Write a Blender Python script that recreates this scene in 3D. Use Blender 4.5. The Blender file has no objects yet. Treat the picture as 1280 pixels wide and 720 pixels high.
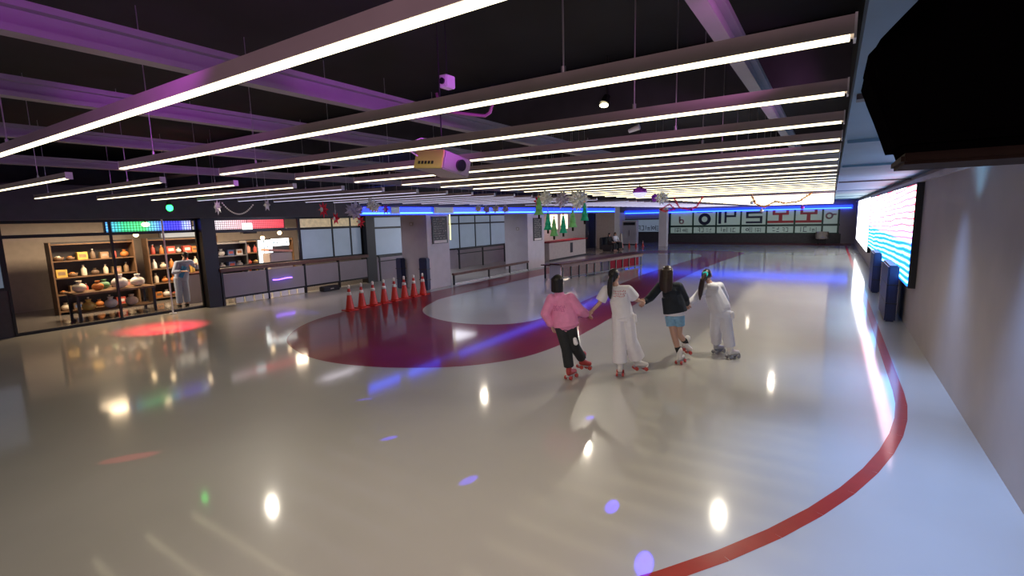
import bpy, bmesh, math, random
from mathutils import Vector, Matrix, Euler, Quaternion
from mathutils.bvhtree import BVHTree
random.seed(7)
PI = math.pi
S = bpy.context.scene
COL = S.collection

# ------------------------------------------------------------------ materials
def mat(name, color, rough=.5, metal=0., emis=None, estr=0., coat=0., noise=0., nscale=6., bump=0., alpha=1., trans=0., coatr=.06, spec=.5):
    m = bpy.data.materials.new(name); m.use_nodes = True
    nt = m.node_tree; b = nt.nodes['Principled BSDF']
    b.inputs['Base Color'].default_value = (*color, 1)
    b.inputs['Roughness'].default_value = rough
    b.inputs['Metallic'].default_value = metal
    b.inputs['Coat Weight'].default_value = coat
    b.inputs['Coat Roughness'].default_value = coatr; b.inputs['Specular IOR Level'].default_value = spec
    b.inputs['Alpha'].default_value = alpha
    b.inputs['Transmission Weight'].default_value = trans
    if emis:
        b.inputs['Emission Color'].default_value = (*emis, 1)
        b.inputs['Emission Strength'].default_value = estr
    if noise or bump:
        tc = nt.nodes.new('ShaderNodeTexCoord'); n = nt.nodes.new('ShaderNodeTexNoise')
        n.inputs['Scale'].default_value = nscale; n.inputs['Detail'].default_value = 4
        nt.links.new(tc.outputs['Object'], n.inputs['Vector'])
        if noise:
            r = nt.nodes.new('ShaderNodeValToRGB')
            r.color_ramp.elements[0].position = .3; r.color_ramp.elements[1].position = .7
            r.color_ramp.elements[0].color = (*[c * (1 - noise) for c in color], 1)
            r.color_ramp.elements[1].color = (*[min(1, c * (1 + noise)) for c in color], 1)
            nt.links.new(n.outputs['Fac'], r.inputs['Fac']); nt.links.new(r.outputs['Color'], b.inputs['Base Color'])
        if bump:
            bp = nt.nodes.new('ShaderNodeBump'); bp.inputs['Strength'].default_value = bump
            bp.inputs['Distance'].default_value = .02
            nt.links.new(n.outputs['Fac'], bp.inputs['Height']); nt.links.new(bp.outputs['Normal'], b.inputs['Normal'])
    return m

M = {}
def mk(k, *a, **kw): M[k] = mat(k, *a, **kw)
mk('floor_resin', (.45, .43, .395), .4, coat=1., noise=.06, nscale=.6, coatr=.09)
mk('floor_red', (.19, .006, .014), .4, coat=.5, noise=.12, nscale=1.2, coatr=.08, spec=.15)
mk('floor_line', (.34, .018, .010), .4, coat=.5, noise=.08, spec=.2, coatr=.12)
mk('aisle_floor', (.20, .185, .18), .25, coat=.6, noise=.12, nscale=1.5)
mk('ceiling_paint', (.010, .009, .012), .8, noise=.3, nscale=2.)
mk('duct_paint', (.11, .19, .27), .6, noise=.08, nscale=2.)
mk('beam_paint', (.30, .27, .31), .5, noise=.06)
mk('beam_dark', (.05, .048, .056), .6, noise=.1)
mk('bar_alu', (.46, .38, .38), .5, noise=.05)
mk('bar_light', (.9, .88, .8), .4, emis=(1., .89, .55), estr=3.0)
mk('bar_light_dim', (.85, .85, .9), .4, emis=(.74, .72, 1.), estr=.75)
mk('bar_cap', (.75, .73, .76), .4)
mk('wire', (.55, .53, .55), .35, metal=.8)
mk('soffit', (.06, .055, .062), .6, noise=.1)
mk('wall_mauve', (.30, .26, .29), .6, noise=.06, nscale=1.5)
mk('wall_beige', (.36, .31, .29), .6, noise=.06, nscale=1.5)
mk('wall_dark', (.045, .04, .045), .6, noise=.15)
mk('wall_cream', (.50, .42, .38), .6, noise=.06)
mk('pillar_grey', (.56, .52, .56), .55, noise=.05, nscale=3.)
mk('pillar_beige', (.42, .37, .33), .55, noise=.05)
mk('navy_pad', (.012, .02, .075), .45, noise=.15)
mk('black_metal', (.012, .012, .014), .4, metal=.3)
mk('dark_metal', (.03, .03, .033), .4, metal=.3)
mk('black_plastic', (.014, .014, .016), .45)
mk('black_felt', (.003, .0025, .003), 1., spec=0.)
mk('cream_pane', (.5, .42, .28), .4, emis=(1., .78, .45), estr=.25, noise=.3, nscale=7.)
mk('brown_ply', (.035, .022, .016), .8, noise=.2, spec=.1)
mk('rail_wood', (.13, .06, .045), .5, noise=.2, nscale=9.)
mk('bench_wood', (.10, .038, .028), .6, spec=.2, noise=.2, nscale=7.)
mk('red_panel', (.22, .015, .025), .8, noise=.1, spec=.1)
mk('cone_red', (.62, .028, .02), .4, noise=.05)
mk('white_band', (.85, .83, .82), .4)
mk('white_plastic', (.75, .73, .76), .4)
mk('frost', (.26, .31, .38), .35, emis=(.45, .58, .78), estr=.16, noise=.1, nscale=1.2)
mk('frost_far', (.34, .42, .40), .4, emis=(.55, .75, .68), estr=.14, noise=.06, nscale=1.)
mk('green_frame', (.012, .05, .035), .45)
mk('glyph_navy', (.015, .02, .05), .5)
mk('glyph_red', (.40, .03, .04), .5)
mk('glyph_grey', (.30, .16, .18), .5)
mk('sign_board', (.03, .03, .034), .5)
mk('sign_text', (.55, .52, .46), .5)
mk('sign_foot', (.72, .66, .62), .5)
mk('blue_led', (.02, .03, .5), .3, emis=(.006, .03, 1.), estr=3.2)
mk('blue_core', (.1, .2, .9), .3, emis=(.03, .14, 1.), estr=7.)
mk('violet_reflection', (.3, .1, .9), .3, emis=(.25, .1, 1.), estr=5.)
mk('green_led', (.02, .6, .1), .3, emis=(.02, 1., .12), estr=8.)
mk('yellow_strip', (.8, .75, .3), .3, emis=(.9, .85, .35), estr=1.6)
mk('warm_lamp', (1, .8, .5), .3, emis=(1., .72, .4), estr=6.)
mk('white_lamp', (1, 1, 1), .3, emis=(1., .86, .5), estr=10.)
mk('white_sign', (.9, .95, .95), .3, emis=(.8, .97, 1.), estr=2.2)
mk('cream_sign', (.9, .85, .7), .3, emis=(1., .82, .6), estr=1.5)
mk('foil', (.92, .92, 1.), .25, metal=.25, noise=.1)
mk('foil_grey', (.62, .58, .78), .3, metal=.25, noise=.15)
mk('foil_red', (.85, .03, .08), .28, metal=.15)
mk('foil_violet', (.45, .06, .8), .28, metal=.2)
mk('tinsel_orange', (.9, .36, .05), .35, metal=.3)
mk('tree_lime', (.28, .80, .28), .5, noise=.1)
mk('tree_emerald', (.02, .66, .38), .5, noise=.1)
mk('yellow_lit_side', (.75, .66, .18), .45)
mk('mauve_body', (.42, .36, .38), .45)
mk('lens', (.02, .02, .03), .05, coat=1.)
mk('magenta_cable', (.55, .2, .45), .4)
mk('skin', (.55, .33, .25), .5)
mk('hair_black', (.010, .008, .009), .4, noise=.3, nscale=40.)
mk('hair_brown', (.035, .018, .014), .4, noise=.3, nscale=40.)
mk('pink_cloth', (.80, .27, .50), .75, noise=.06, nscale=14., bump=.25)
mk('pink_print', (.52, .12, .30), .75)
mk('white_cloth', (.80, .78, .84), .8, noise=.03, nscale=12., bump=.25)
mk('pale_cloth', (.74, .74, .82), .8, noise=.03, nscale=12., bump=.25)
mk('black_cloth', (.018, .02, .024), .8, noise=.2, nscale=12., bump=.25)
mk('navy_cloth', (.012, .018, .028), .75, noise=.2, nscale=12., bump=.25)
mk('denim', (.22, .42, .62), .8, noise=.12, nscale=20.)
mk('red_print', (.55, .12, .16), .7)
mk('teal', (.02, .62, .58), .5)
mk('skate_red', (.42, .05, .05), .4)
mk('skate_white', (.78, .76, .74), .4)
mk('skate_grey', (.45, .45, .48), .4)
mk('wheel_red', (.50, .06, .05), .35)
mk('wheel_grey', (.30, .30, .32), .35)
mk('sock_black', (.012, .012, .015), .8)
mk('blue_uniform', (.38, .45, .66), .8, noise=.05, bump=.2, nscale=12.)
mk('blue_apron', (.05, .28, .60), .75, noise=.08)
mk('shelf_wood', (.16, .09, .05), .5, noise=.2)
mk('shelf_steel', (.22, .21, .21), .4, metal=.5)
mk('eye_dark', (.02, .015, .015), .2)
for i, c in enumerate([(.55, .20, .05), (.62, .42, .10), (.50, .08, .06), (.70, .62, .50), (.15, .10, .07), (.30, .20, .12), (.75, .72, .70), (.12, .28, .16), (.10, .16, .35), (.65, .30, .25)]):
    mk('goods%d' % i, c, .45, noise=.12, nscale=10.)

def node_mat(name, build):
    m = bpy.data.materials.new(name); m.use_nodes = True
    nt = m.node_tree; b = nt.nodes['Principled BSDF']
    build(nt, b, lambda t: nt.nodes.new(t), nt.links.new)
    M[name] = m
def ramp(node, stops, interp='LINEAR'):
    cr = node.color_ramp; cr.interpolation = interp
    while len(cr.elements) > 1: cr.elements.remove(cr.elements[-1])
    cr.elements[0].position = stops[0][0]; cr.elements[0].color = (*stops[0][1], 1)
    for p, c in stops[1:]:
        e = cr.elements.new(p); e.color = (*c, 1)
# colour screen: pale pink rays above, cyan lines below (object z = height, object y = along wall)
def _scr(nt, b, N, Lk):
    tc = N('ShaderNodeTexCoord'); sp = N('ShaderNodeSeparateXYZ'); Lk(tc.outputs['Object'], sp.inputs[0])
    w = N('ShaderNodeTexWave'); w.bands_direction = 'Z'; w.inputs['Scale'].default_value = 2.4; w.inputs['Distortion'].default_value = 3.5
    w.inputs['Detail'].default_value = 2.; w.inputs['Detail Scale'].default_value = .8
    mp = N('ShaderNodeMapping'); mp.inputs['Rotation'].default_value = (.12, 0, 0); mp.inputs['Scale'].default_value = (1, .25, 1)
    Lk(tc.outputs['Object'], mp.inputs[0]); Lk(mp.outputs[0], w.inputs['Vector'])
    top = N('ShaderNodeValToRGB'); ramp(top, [(0, (1, .05, .08)), (.16, (1, .13, .17)), (.36, (.8, .6, .66)), (1, (.85, .92, 1))])
    bot = N('ShaderNodeValToRGB'); ramp(bot, [(0, (.004, .07, .60)), (.45, (.008, .2, .9)), (.9, (.25, .7, 1))])
    Lk(w.outputs['Fac'], top.inputs[0]); Lk(w.outputs['Fac'], bot.inputs[0])
    ms = N('ShaderNodeMapRange'); ms.inputs['From Min'].default_value = .85; ms.inputs['From Max'].default_value = 1.2
    Lk(sp.outputs['Z'], ms.inputs['Value'])
    mx = N('ShaderNodeMixRGB'); Lk(ms.outputs[0], mx.inputs[0]); Lk(bot.outputs[0], mx.inputs[1]); Lk(top.outputs[0], mx.inputs[2])
    Lk(mx.outputs[0], b.inputs['Emission Color']); b.inputs['Emission Strength'].default_value = 6.
    b.inputs['Base Color'].default_value = (.05, .05, .06, 1); b.inputs['Roughness'].default_value = .4
node_mat('screen_colour', _scr)
def _scrw(nt, b, N, Lk):
    tc = N('ShaderNodeTexCoord'); n = N('ShaderNodeTexNoise'); n.inputs['Scale'].default_value = .5
    Lk(tc.outputs['Object'], n.inputs['Vector'])
    r = N('ShaderNodeValToRGB'); ramp(r, [(.3, (.9, .95, 1)), (.7, (1, 1, .97))]); Lk(n.outputs['Fac'], r.inputs[0])
    Lk(r.outputs[0], b.inputs['Emission Color']); b.inputs['Emission Strength'].default_value = 6.
    b.inputs['Base Color'].default_value = (.05, .05, .06, 1)
node_mat('screen_white', _scrw)
# dot matrix signs in the cafe (object y along the sign)
def dotmat(name, stops, s, strength, ybound):
    def f(nt, b, N, Lk):
        tc = N('ShaderNodeTexCoord'); sp = N('ShaderNodeSeparateXYZ'); Lk(tc.outputs['Object'], sp.inputs[0])
        mr = N('ShaderNodeMapRange'); mr.inputs['From Min'].default_value = ybound[0]; mr.inputs['From Max'].default_value = ybound[1]
        Lk(sp.outputs['Y'], mr.inputs['Value'])
        r = N('ShaderNodeValToRGB'); ramp(r, stops); Lk(mr.outputs[0], r.inputs[0])
        prod = None
        for ax in ('Y', 'Z'):
            mu = N('ShaderNodeMath'); mu.operation = 'MULTIPLY'; mu.inputs[1].default_value = s; Lk(sp.outputs[ax], mu.inputs[0])
            si = N('ShaderNodeMath'); si.operation = 'SINE'; Lk(mu.outputs[0], si.inputs[0])
            ab = N('ShaderNodeMath'); ab.operation = 'ABSOLUTE'; Lk(si.outputs[0], ab.inputs[0])
            if prod is None: prod = ab
            else:
                q = N('ShaderNodeMath'); q.operation = 'MULTIPLY'; Lk(prod.outputs[0], q.inputs[0]); Lk(ab.outputs[0], q.inputs[1]); prod = q
        g = N('ShaderNodeMath'); g.operation = 'MULTIPLY_ADD'; g.inputs[1].default_value = strength; g.inputs[2].default_value = strength * .12
        Lk(prod.outputs[0], g.inputs[0])
        Lk(r.outputs[0], b.inputs['Emission Color']); Lk(g.outputs[0], b.inputs['Emission Strength'])
        b.inputs['Base Color'].default_value = (.02, .02, .03, 1)
    node_mat(name, f)
dotmat('dots_rgb', [(0, (.1, .3, .9)), (.2, (.05, .6, .25)), (.42, (.08, .75, .2)), (.55, (.15, .45, .8)), (.66, (.05, .06, .9)), (.84, (.08, .06, .9)), (.9, (.35, .45, .95)), (1, (.5, .4, .9))], 44., 2.4, (-1.1, 1.1))
dotmat('dots_red', [(0, (.65, .6, .65)), (.3, (.85, .5, .55)), (.55, (.9, .12, .15)), (.85, (.9, .08, .1)), (1, (.8, .05, .08))], 48., 2.2, (-1.25, 1.25))

# ------------------------------------------------------------------ mesh helpers
def box(bm, c, s, rot=None, mi=0):
    r = bmesh.ops.create_cube(bm, size=1.)
    mt = Matrix.Translation(c) @ (rot.to_4x4() if rot else Matrix()) @ Matrix.Diagonal((*s, 1))
    bmesh.ops.transform(bm, matrix=mt, verts=r['verts'])
    if mi:
        for f in {f for v in r['verts'] for f in v.link_faces}: f.material_index = mi
    return r['verts']
def bb(bm, x0, x1, y0, y1, z0, z1, mi=0):
    return box(bm, ((x0 + x1) / 2, (y0 + y1) / 2, (z0 + z1) / 2), (abs(x1 - x0), abs(y1 - y0), abs(z1 - z0)), mi=mi)
def cyl(bm, p0, p1, r0, r1=None, n=12, mi=0):
    p0, p1 = Vector(p0), Vector(p1); r1 = r0 if r1 is None else r1
    d = p1 - p0
    r = bmesh.ops.create_cone(bm, cap_ends=True, segments=n, radius1=r0, radius2=r1, depth=d.length)
    mt = Matrix.Translation((p0 + p1) / 2) @ d.to_track_quat('Z', 'Y').to_matrix().to_4x4()
    bmesh.ops.transform(bm, matrix=mt, verts=r['verts'])
    if mi:
        for f in {f for v in r['verts'] for f in v.link_faces}: f.material_index = mi
    return r['verts']
def ball(bm, c, s, n=12, rot=None, mi=0):
    r = bmesh.ops.create_uvsphere(bm, u_segments=n, v_segments=max(6, n * 2 // 3), radius=1.)
    if isinstance(s, (int, float)): s = (s, s, s)
    mt = Matrix.Translation(c) @ (rot.to_4x4() if rot else Matrix()) @ Matrix.Diagonal((*s, 1))
    bmesh.ops.transform(bm, matrix=mt, verts=r['verts'])
    for f in {f for v in r['verts'] for f in v.link_faces}:
        f.smooth = True
        if mi: f.material_index = mi
    return r['verts']
def lathe(bm, prof, c=(0, 0, 0), n=20, mi=0):
    c = Vector(c); rings = []
    for r, z in prof:
        rings.append([bm.verts.new(c + Vector((r * math.cos(2 * PI * i / n), r * math.sin(2 * PI * i / n), z))) for i in range(n)])
    for a, b in zip(rings, rings[1:]):
        for i in range(n):
            f = bm.faces.new((a[i], a[(i + 1) % n], b[(i + 1) % n], b[i])); f.smooth = True; f.material_index = mi
    for ring, flip in ((rings[0], True), (rings[-1], False)):
        f = bm.faces.new(ring[::-1] if flip else ring); f.material_index = mi
def tube(bm, pts, r, n=8):
    pts = [Vector(p) for p in pts]; rings = []
    up = Vector((0, 0, 1))
    for i, p in enumerate(pts):
        d = (pts[min(i + 1, len(pts) - 1)] - pts[max(i - 1, 0)]).normalized()
        a = d.cross(up)
        if a.length < 1e-3: a = d.cross(Vector((1, 0, 0)))
        a.normalize(); b = d.cross(a)
        rr = r[i] if isinstance(r, (list, tuple)) else r
        rings.append([bm.verts.new(p + rr * (a * math.cos(2 * PI * k / n) + b * math.sin(2 * PI * k / n))) for k in range(n)])
    for a, b in zip(rings, rings[1:]):
        for k in range(n):
            f = bm.faces.new((a[k], a[(k + 1) % n], b[(k + 1) % n], b[k])); f.smooth = True
    bm.faces.new(rings[0][::-1]); bm.faces.new(rings[-1])
def prism(bm, pts, z0, z1, mi=0):
    a = [bm.verts.new((x, y, z0)) for x, y in pts]; b = [bm.verts.new((x, y, z1)) for x, y in pts]
    n = len(pts)
    fs = [bm.faces.new(a[::-1]), bm.faces.new(b)] + [bm.faces.new((a[i], a[(i + 1) % n], b[(i + 1) % n], b[i])) for i in range(n)]
    for f in fs: f.material_index = mi
def obj(name, bm, m, parent=None, loc=None, bevel=0., fix=True):
    me = bpy.data.meshes.new(name)
    if fix: bmesh.ops.recalc_face_normals(bm, faces=bm.faces[:])
    if bevel:
        bmesh.ops.bevel(bm, geom=bm.edges[:], offset=bevel, segments=2, affect='EDGES', clamp_overlap=True)
    bm.to_mesh(me); bm.free()
    o = bpy.data.objects.new(name, me); COL.objects.link(o)
    for x in (m if isinstance(m, (list, tuple)) else [m]): me.materials.append(M[x])
    if parent: o.parent = parent
    if loc is not None: o.location = loc
    return o
B = bmesh.new
def thing(name, label, cat, loc=(0, 0, 0), rotz=0, group=None):
    o = bpy.data.objects.new(name, None); COL.objects.link(o); o.empty_display_size = .1
    o.location = loc; o.rotation_euler = (0, 0, rotz)
    return tag(o, label, cat, group)
def tag(o, label, cat, group=None):
    o['label'] = label; o['category'] = cat
    if group: o['group'] = group
    return o
def struct(name, bm, m, parent=None, **k):
    o = obj(name, bm, m, parent, **k)
    if not parent: o['kind'] = 'structure'
    return o
def dup(root, loc, label, rotz=None, group=None):
    r = root.copy(); COL.objects.link(r); r.location = loc; r['label'] = label
    if rotz is not None: r.rotation_euler = (0, 0, rotz)
    if group: r['group'] = group
    for ch in list(root.children):
        c = ch.copy(); COL.objects.link(c); c.parent = r
        for g in ch.children:
            d = g.copy(); COL.objects.link(d); d.parent = c
    return r
ORD = ['', 'first', 'second', 'third', 'fourth', 'fifth', 'sixth', 'seventh', 'eighth', 'ninth', 'tenth', 'eleventh', 'twelfth', 'thirteenth', 'fourteenth', 'fifteenth', 'sixteenth', 'seventeenth', 'eighteenth', 'nineteenth', 'twentieth']
def nth(i):
    if i <= 20: return ORD[i]
    return ('twenty-' if i < 30 else 'thirty-') + ORD[i % 10] if i % 10 else {30: 'thirtieth', 40: 'fortieth'}[i]

# ------------------------------------------------------------------ floor with its markings
def smooth_loop(pts, sub=8):
    out = []; n = len(pts)
    for i in range(n):
        p0, p1, p2, p3 = [Vector(pts[(i + k) % n]) for k in (-1, 0, 1, 2)]
        for s in range(sub):
            t = s / sub
            out.append(.5 * ((2 * p1) + (p2 - p0) * t + (2 * p0 - 5 * p1 + 4 * p2 - p3) * t * t + (3 * p1 - p0 - 3 * p2 + p3) * t ** 3))
    return [(v.x, v.y) for v in out]
XR, XL, XC, YN, YF = 1.45, -16.0, -20.5, -1.5, 44.0
bm = B()
bb(bm, XL, XR + .1, YN, YF + .1, -.1, 0)
bb(bm, XC, XL, YN, YF + .1, -.1, -.0005, 3)
ring_o = [(-7.4, 5.38), (-6.0, 5.78), (-4.85, 6.7), (-4.35, 8.3), (-4.45, 12.), (-4.75, 18.), (-4.75, 25.), (-4.4, 31.), (-4.5, 33.2), (-6., 34.2), (-8.4, 34.4), (-10.3, 33.6), (-11.4, 31.), (-11.7, 24.), (-11.6, 14.), (-11.4, 9.5), (-11.05, 7.6), (-10., 6.2), (-8.7, 5.55)]
ring_i = [(-7.6, 9.05), (-6.3, 9.5), (-5.9, 10.8), (-6.1, 14.), (-6.5, 20.), (-6.3, 27.), (-6.3, 30.2), (-7.4, 31.7), (-9.2, 31.5), (-10.1, 29.5), (-10.35, 22.), (-10.35, 13.), (-10.0, 10.9), (-9.1, 9.6)]
def flat(bm, pts, z, mi):
    f = bm.faces.new([bm.verts.new((x, y, z)) for x, y in pts]); f.material_index = mi
    if f.normal.z < 0: f.normal_flip()
    f.normal_update()
    if f.normal.z < 0: f.normal_flip()
so, si = smooth_loop(ring_o, 6), smooth_loop(ring_i, 8)
flat(bm, so, .0015, 1); flat(bm, si, .003, 0)
# red border line of the rink: straight along the right wall, near corner arc, far edge
cx, cy, R = -7.6, 8.3, 8.5
path = [(.9, 41.), (.9, 30.), (.9, 20.), (.9, 13.)] + [(cx + R * math.cos(-a), cy + R * math.sin(-a)) for a in [i * PI / 48 for i in range(0, 30)]]
for (xa, ya), (xb, yb) in zip(path, path[1:]):
    d = Vector((xb - xa, yb - ya)).normalized(); nrm = Vector((-d.y, d.x)) * .062
    f = bm.faces.new([bm.verts.new((x, y, .0015)) for x, y in ((xa + nrm.x, ya + nrm.y), (xb + nrm.x, yb + nrm.y), (xb - nrm.x, yb - nrm.y), (xa - nrm.x, ya - nrm.y))]); f.material_index = 2
flat(bm, [(-12., 41.2), (1.2, 41.2), (1.2, 43.98), (-12., 43.98)], .0015, 1)
o = struct('floor', bm, ['floor_resin', 'floor_red', 'floor_line', 'aisle_floor'], fix=False)
for p in o.data.polygons:
    if p.normal.z < -.5 and p.center.z > -.05: p.flip()

# ------------------------------------------------------------------ shell
ZC = 4.0
bm = B(); bb(bm, XC, XR + .2, YN, YF + .2, ZC, ZC + .1); struct('ceiling', bm, 'ceiling_paint')
bm = B(); bb(bm, XR, XR + .15, YN, YF + .2, 0, ZC); struct('wall_right', bm, 'wall_beige')
bm = B(); bb(bm, XC, XR, YF, YF + .2, 0, ZC); struct('wall_far', bm, 'wall_mauve')
bm = B(); bb(bm, -12.2, .6, YF - .03, YF, 0, .72); struct('wall_far_dado', bm, 'wall_dark')
bm = B(); bb(bm, XC - .15, XC, YN, YF + .2, 0, ZC); struct('wall_cafe', bm, 'wall_cream')
# flat lowered ceiling strip beside the right wall, with its cross joists
bm = B(); bb(bm, .06, XR, YN, YF, 3.16, 3.3); struct('ceiling_right', bm, 'duct_paint')
for i, y in enumerate((3.6, 5.9, 9.2, 14.4, 21., 30.)):
    bm = B(); bb(bm, .08, XR, y, y + .10, 3.13, 3.16); struct('trim_%d' % (i + 1), bm, 'beam_dark' if i % 3 == 0 else 'duct_paint')
bm = B(); bb(bm, XR - .07, XR, 6., YF, 2.99, 3.07); struct('trim_7', bm, 'pillar_grey')
# soffit along the pillar line
bm = B(); bb(bm, -12.35, -12.02, YN, 31.0, 2.66, 3.3); struct('trim_8', bm, 'soffit')
bm = B(); bb(bm, XC, -12.35, YN, 31.0, 2.82, 2.9); struct('ceiling_aisle', bm, 'ceiling_paint')
# cross beams of the hall
bm = B(); bb(bm, -12., .055, 15.2, 15.75, 2.99, 3.5); struct('trim_9', bm, 'beam_dark')
def ibeam(i, x, w, z0, h, y0, y1):
    bm = B(); bb(bm, x - w / 2, x + w / 2, y0, y1, z0, z0 + .03); bb(bm, x - w * .12, x + w * .12, y0, y1, z0 + .03, z0 + h - .03)
    bb(bm, x - w * .62, x + w * .62, y0, y1, z0 + h - .03, z0 + h); struct('trim_%d' % i, bm, 'beam_paint')
ibeam(10, -.47, .07, 3.28, .12, -1., 15.2); ibeam(11, -2.86, .09, 3.29, .13, -1., 15.2); ibeam(12, -4.2, .09, 3.29, .12, -1., 15.2)
ibeam(13, -6.4, .1, 3.34, .12, -1., 15.2); ibeam(14, -9.0, .1, 3.34, .12, -1., 15.2)
for i, y in enumerate((-.4, 4.8, 10.2)):
    bm = B(); bb(bm, -12., .055, y, y + .3, 3.5, 3.95); struct('trim_%d' % (15 + i), bm, 'beam_dark')

# ------------------------------------------------------------------ ceiling light bars
BZ = 2.94
def light_bar(label, loc, length, light, group, full=True):
    t = thing('ceiling_light_bar', label, 'ceiling light', loc, 0, group)
    bm = B(); bb(bm, 0, length, 0, .05, .010, .058); obj('housing', bm, 'bar_alu', t)
    bm = B(); bb(bm, .008, length - .008, .003, .033, 0, .011); obj('diffuser', bm, light, t)
    if full:
        for x in (-.006, length):
            bm = B(); bb(bm, x, x + .006, -.002, .052, -.002, .061); obj('end_cap', bm, 'bar_cap', t)
        for x in (.55, length - .85):
            bm = B(); cyl(bm, (x, .025, .058), (x, .025, ZC - BZ - .001), .0035, n=6); cyl(bm, (x, .025, .056), (x, .025, .085), .009, n=8)
            obj('suspension_wire', bm, 'wire', t)
    return t
LEN = 4.66
proto = {}
NR = 18
def bar_rows(x0, length, ys, key, light, grp, where, full):
    for i, y in enumerate(ys):
        lab = where % nth(i + 1)
        k = (key, light)
        if k not in proto: proto[k] = light_bar(lab, (x0, y, BZ), length, light, grp, full)
        else: dup(proto[k], (x0, y, BZ), lab)
ys1 = [.872 + .748 * i for i in range(18)]
bar_rows(-4.64, LEN, ys1, 'near_right', 'bar_light', 'light bars of the near right row', 'long glowing ceiling bar, %s from the camera, near right row', True)
bar_rows(-9.92, 4.1, ys1[:5], 'near_left', 'bar_light', 'lit light bars of the near left row', 'lit ceiling bar with square end caps, %s from the front, left row', True)
bar_rows(-9.92, 4.1, ys1[5:], 'near_left', 'bar_light_dim', 'dim light bars of the near left row', 'dim lavender ceiling bar, %s behind the lit left row', True)  # lavender emission stands in for light reflected onto these bars
ys3 = [16.3 + .80 * i for i in range(33)]
bar_rows(-4.64, LEN, ys3, 'far_right', 'bar_light', 'light bars beyond the cross beam on the right', 'thin glowing ceiling bar, %s behind the cross beam, right row', False)
bar_rows(-9.92, 4.1, ys3[:30], 'far_left', 'bar_light_dim', 'light bars beyond the cross beam on the left', 'thin dim ceiling bar, %s behind the cross beam, left row', False)

# ------------------------------------------------------------------ left storefront (X = -16)
def bay(idx, y0, y1, mull, transom, z0, z1, pane, frame='black_metal', x=XL, w=.05):
    bm = B()
    bb(bm, x - .03, x + .03, y0, y1, z0, z0 + .07); bb(bm, x - .03, x + .03, y0, y1, z1 - .07, z1)
    if transom: bb(bm, x - .03, x + .035, y0, y1, transom - .04, transom + .04)
    for y in [y0 + w / 2, y1 - w / 2] + list(mull): bb(bm, x - .03, x + .04, y - w / 2, y + w / 2, z0, z1)
    f = struct('window_%d' % idx, bm, frame)
    edges = [y0] + sorted(mull) + [y1]
    if pane:
        for a, b in zip(edges, edges[1:]):
            if transom:
                bm = B(); bb(bm, x - .008, x + .004, a + w / 2, b - w / 2, z0 + .05, transom - .03); obj('pane', bm, pane, f)
                bm = B(); bb(bm, x - .008, x + .004, a + w / 2, b - w / 2, transom + .03, z1 - .05); obj('pane', bm, 'cream_pane' if idx == 4 else pane, f)
            else:
                bm = B(); bb(bm, x - .008, x + .004, a + w / 2, b - w / 2, z0 + .05, z1 - .05); obj('pane', bm, pane, f)
    return f
# header above the storefront, thick posts
bm = B(); bb(bm, XL - .1, XL + .05, YN, 31., 2.7, ZC); struct('wall_left_header', bm, 'soffit')
for i, (y0, y1) in enumerate(((7.32, 7.72), (13.5, 13.95))):
    bm = B(); bb(bm, XL - .12, XL + .3, y0, y1, 0, 2.7); struct('trim_%d' % (20 + i), bm, 'black_metal')
bay(1, -1., 3.1, [1.], None, 1.1, 2.7, 'frost')
bm = B(); bb(bm, XL - .08, XL + .02, -1., 3.1, 0, 1.1); struct('wall_left_front', bm, 'wall_dark')
bay(2, 3.1, 7.32, [5.2], 2.33, 0., 2.7, None)          # open shop front with transom
bay(3, 7.72, 10.7, [], 2.28, 1.12, 2.7, None)
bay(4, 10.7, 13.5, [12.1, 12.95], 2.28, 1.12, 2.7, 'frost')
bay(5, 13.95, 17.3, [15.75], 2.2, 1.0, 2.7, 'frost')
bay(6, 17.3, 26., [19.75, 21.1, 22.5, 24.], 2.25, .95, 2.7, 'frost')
bm = B(); bb(bm, XL - .06, XL, 13.95, 26., 0, .95); struct('wall_left_dado', bm, 'wall_mauve')
bm = B(); bb(bm, XL - .1, XL, 26., YF, 0, 2.7); struct('wall_left', bm, 'wall_cream')
# dark gap at the far end of the reception
bm = B(); bb(bm, XL - .02, XL + .02, 35.3, 37., 0, 2.55); bb(bm, XL - .03, XL + .05, 35.2, 35.3, 0, 2.65); bb(bm, XL - .03, XL + .05, 37., 37.1, 0, 2.65); bb(bm, XL - .03, XL + .05, 35.2, 37.1, 2.55, 2.65)
d1 = struct('door_1', bm, 'wall_dark'); bm = B(); cyl(bm, (XL + .06, 35.6, 1.0), (XL + .06, 35.6, 1.3), .015); obj('door_handle', bm, 'shelf_steel', d1)

# low partition with wooden handrail in front of the cafe
t = thing('low_partition', 'long grey low partition with brown wooden handrail below the shop windows', 'partition', (XL + .28, 10.6, 0))
for y0, y1 in ((-2.85, -.02), (.02, 2.85)):
    bm = B(); bb(bm, -.03, .03, y0, y1, .26, .98); obj('panel', bm, 'wall_mauve', t)
bm = B(); bb(bm, -.07, .09, -2.9, 2.9, 1.04, 1.16); obj('handrail', bm, 'rail_wood', t, bevel=.015)
for y in (-2.85, -1.4, 0., 1.45, 2.85):
    bm = B(); bb(bm, -.045, .05, y - .03, y + .03, 0, 1.05); obj('post', bm, 'black_metal', t)
bm = B(); bb(bm, -.035, .035, -2.85, 2.85, .2, .26); obj('base_rail', bm, 'black_metal', t)
for i in range(8):
    y = -2.5 + i * .31
    bm = B(); bb(bm, -.05, .04, y, y + .24, .02, .2); obj('base_block', bm, 'white_band', t)
t = thing('railing', 'dark metal railing with three posts left of the grey pillar', 'railing', (XL + .3, 15.3, 0))
bm = B(); bb(bm, -.03, .03, -1.25, 1.6, .98, 1.05); obj('top_rail', bm, 'dark_metal', t)
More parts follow.
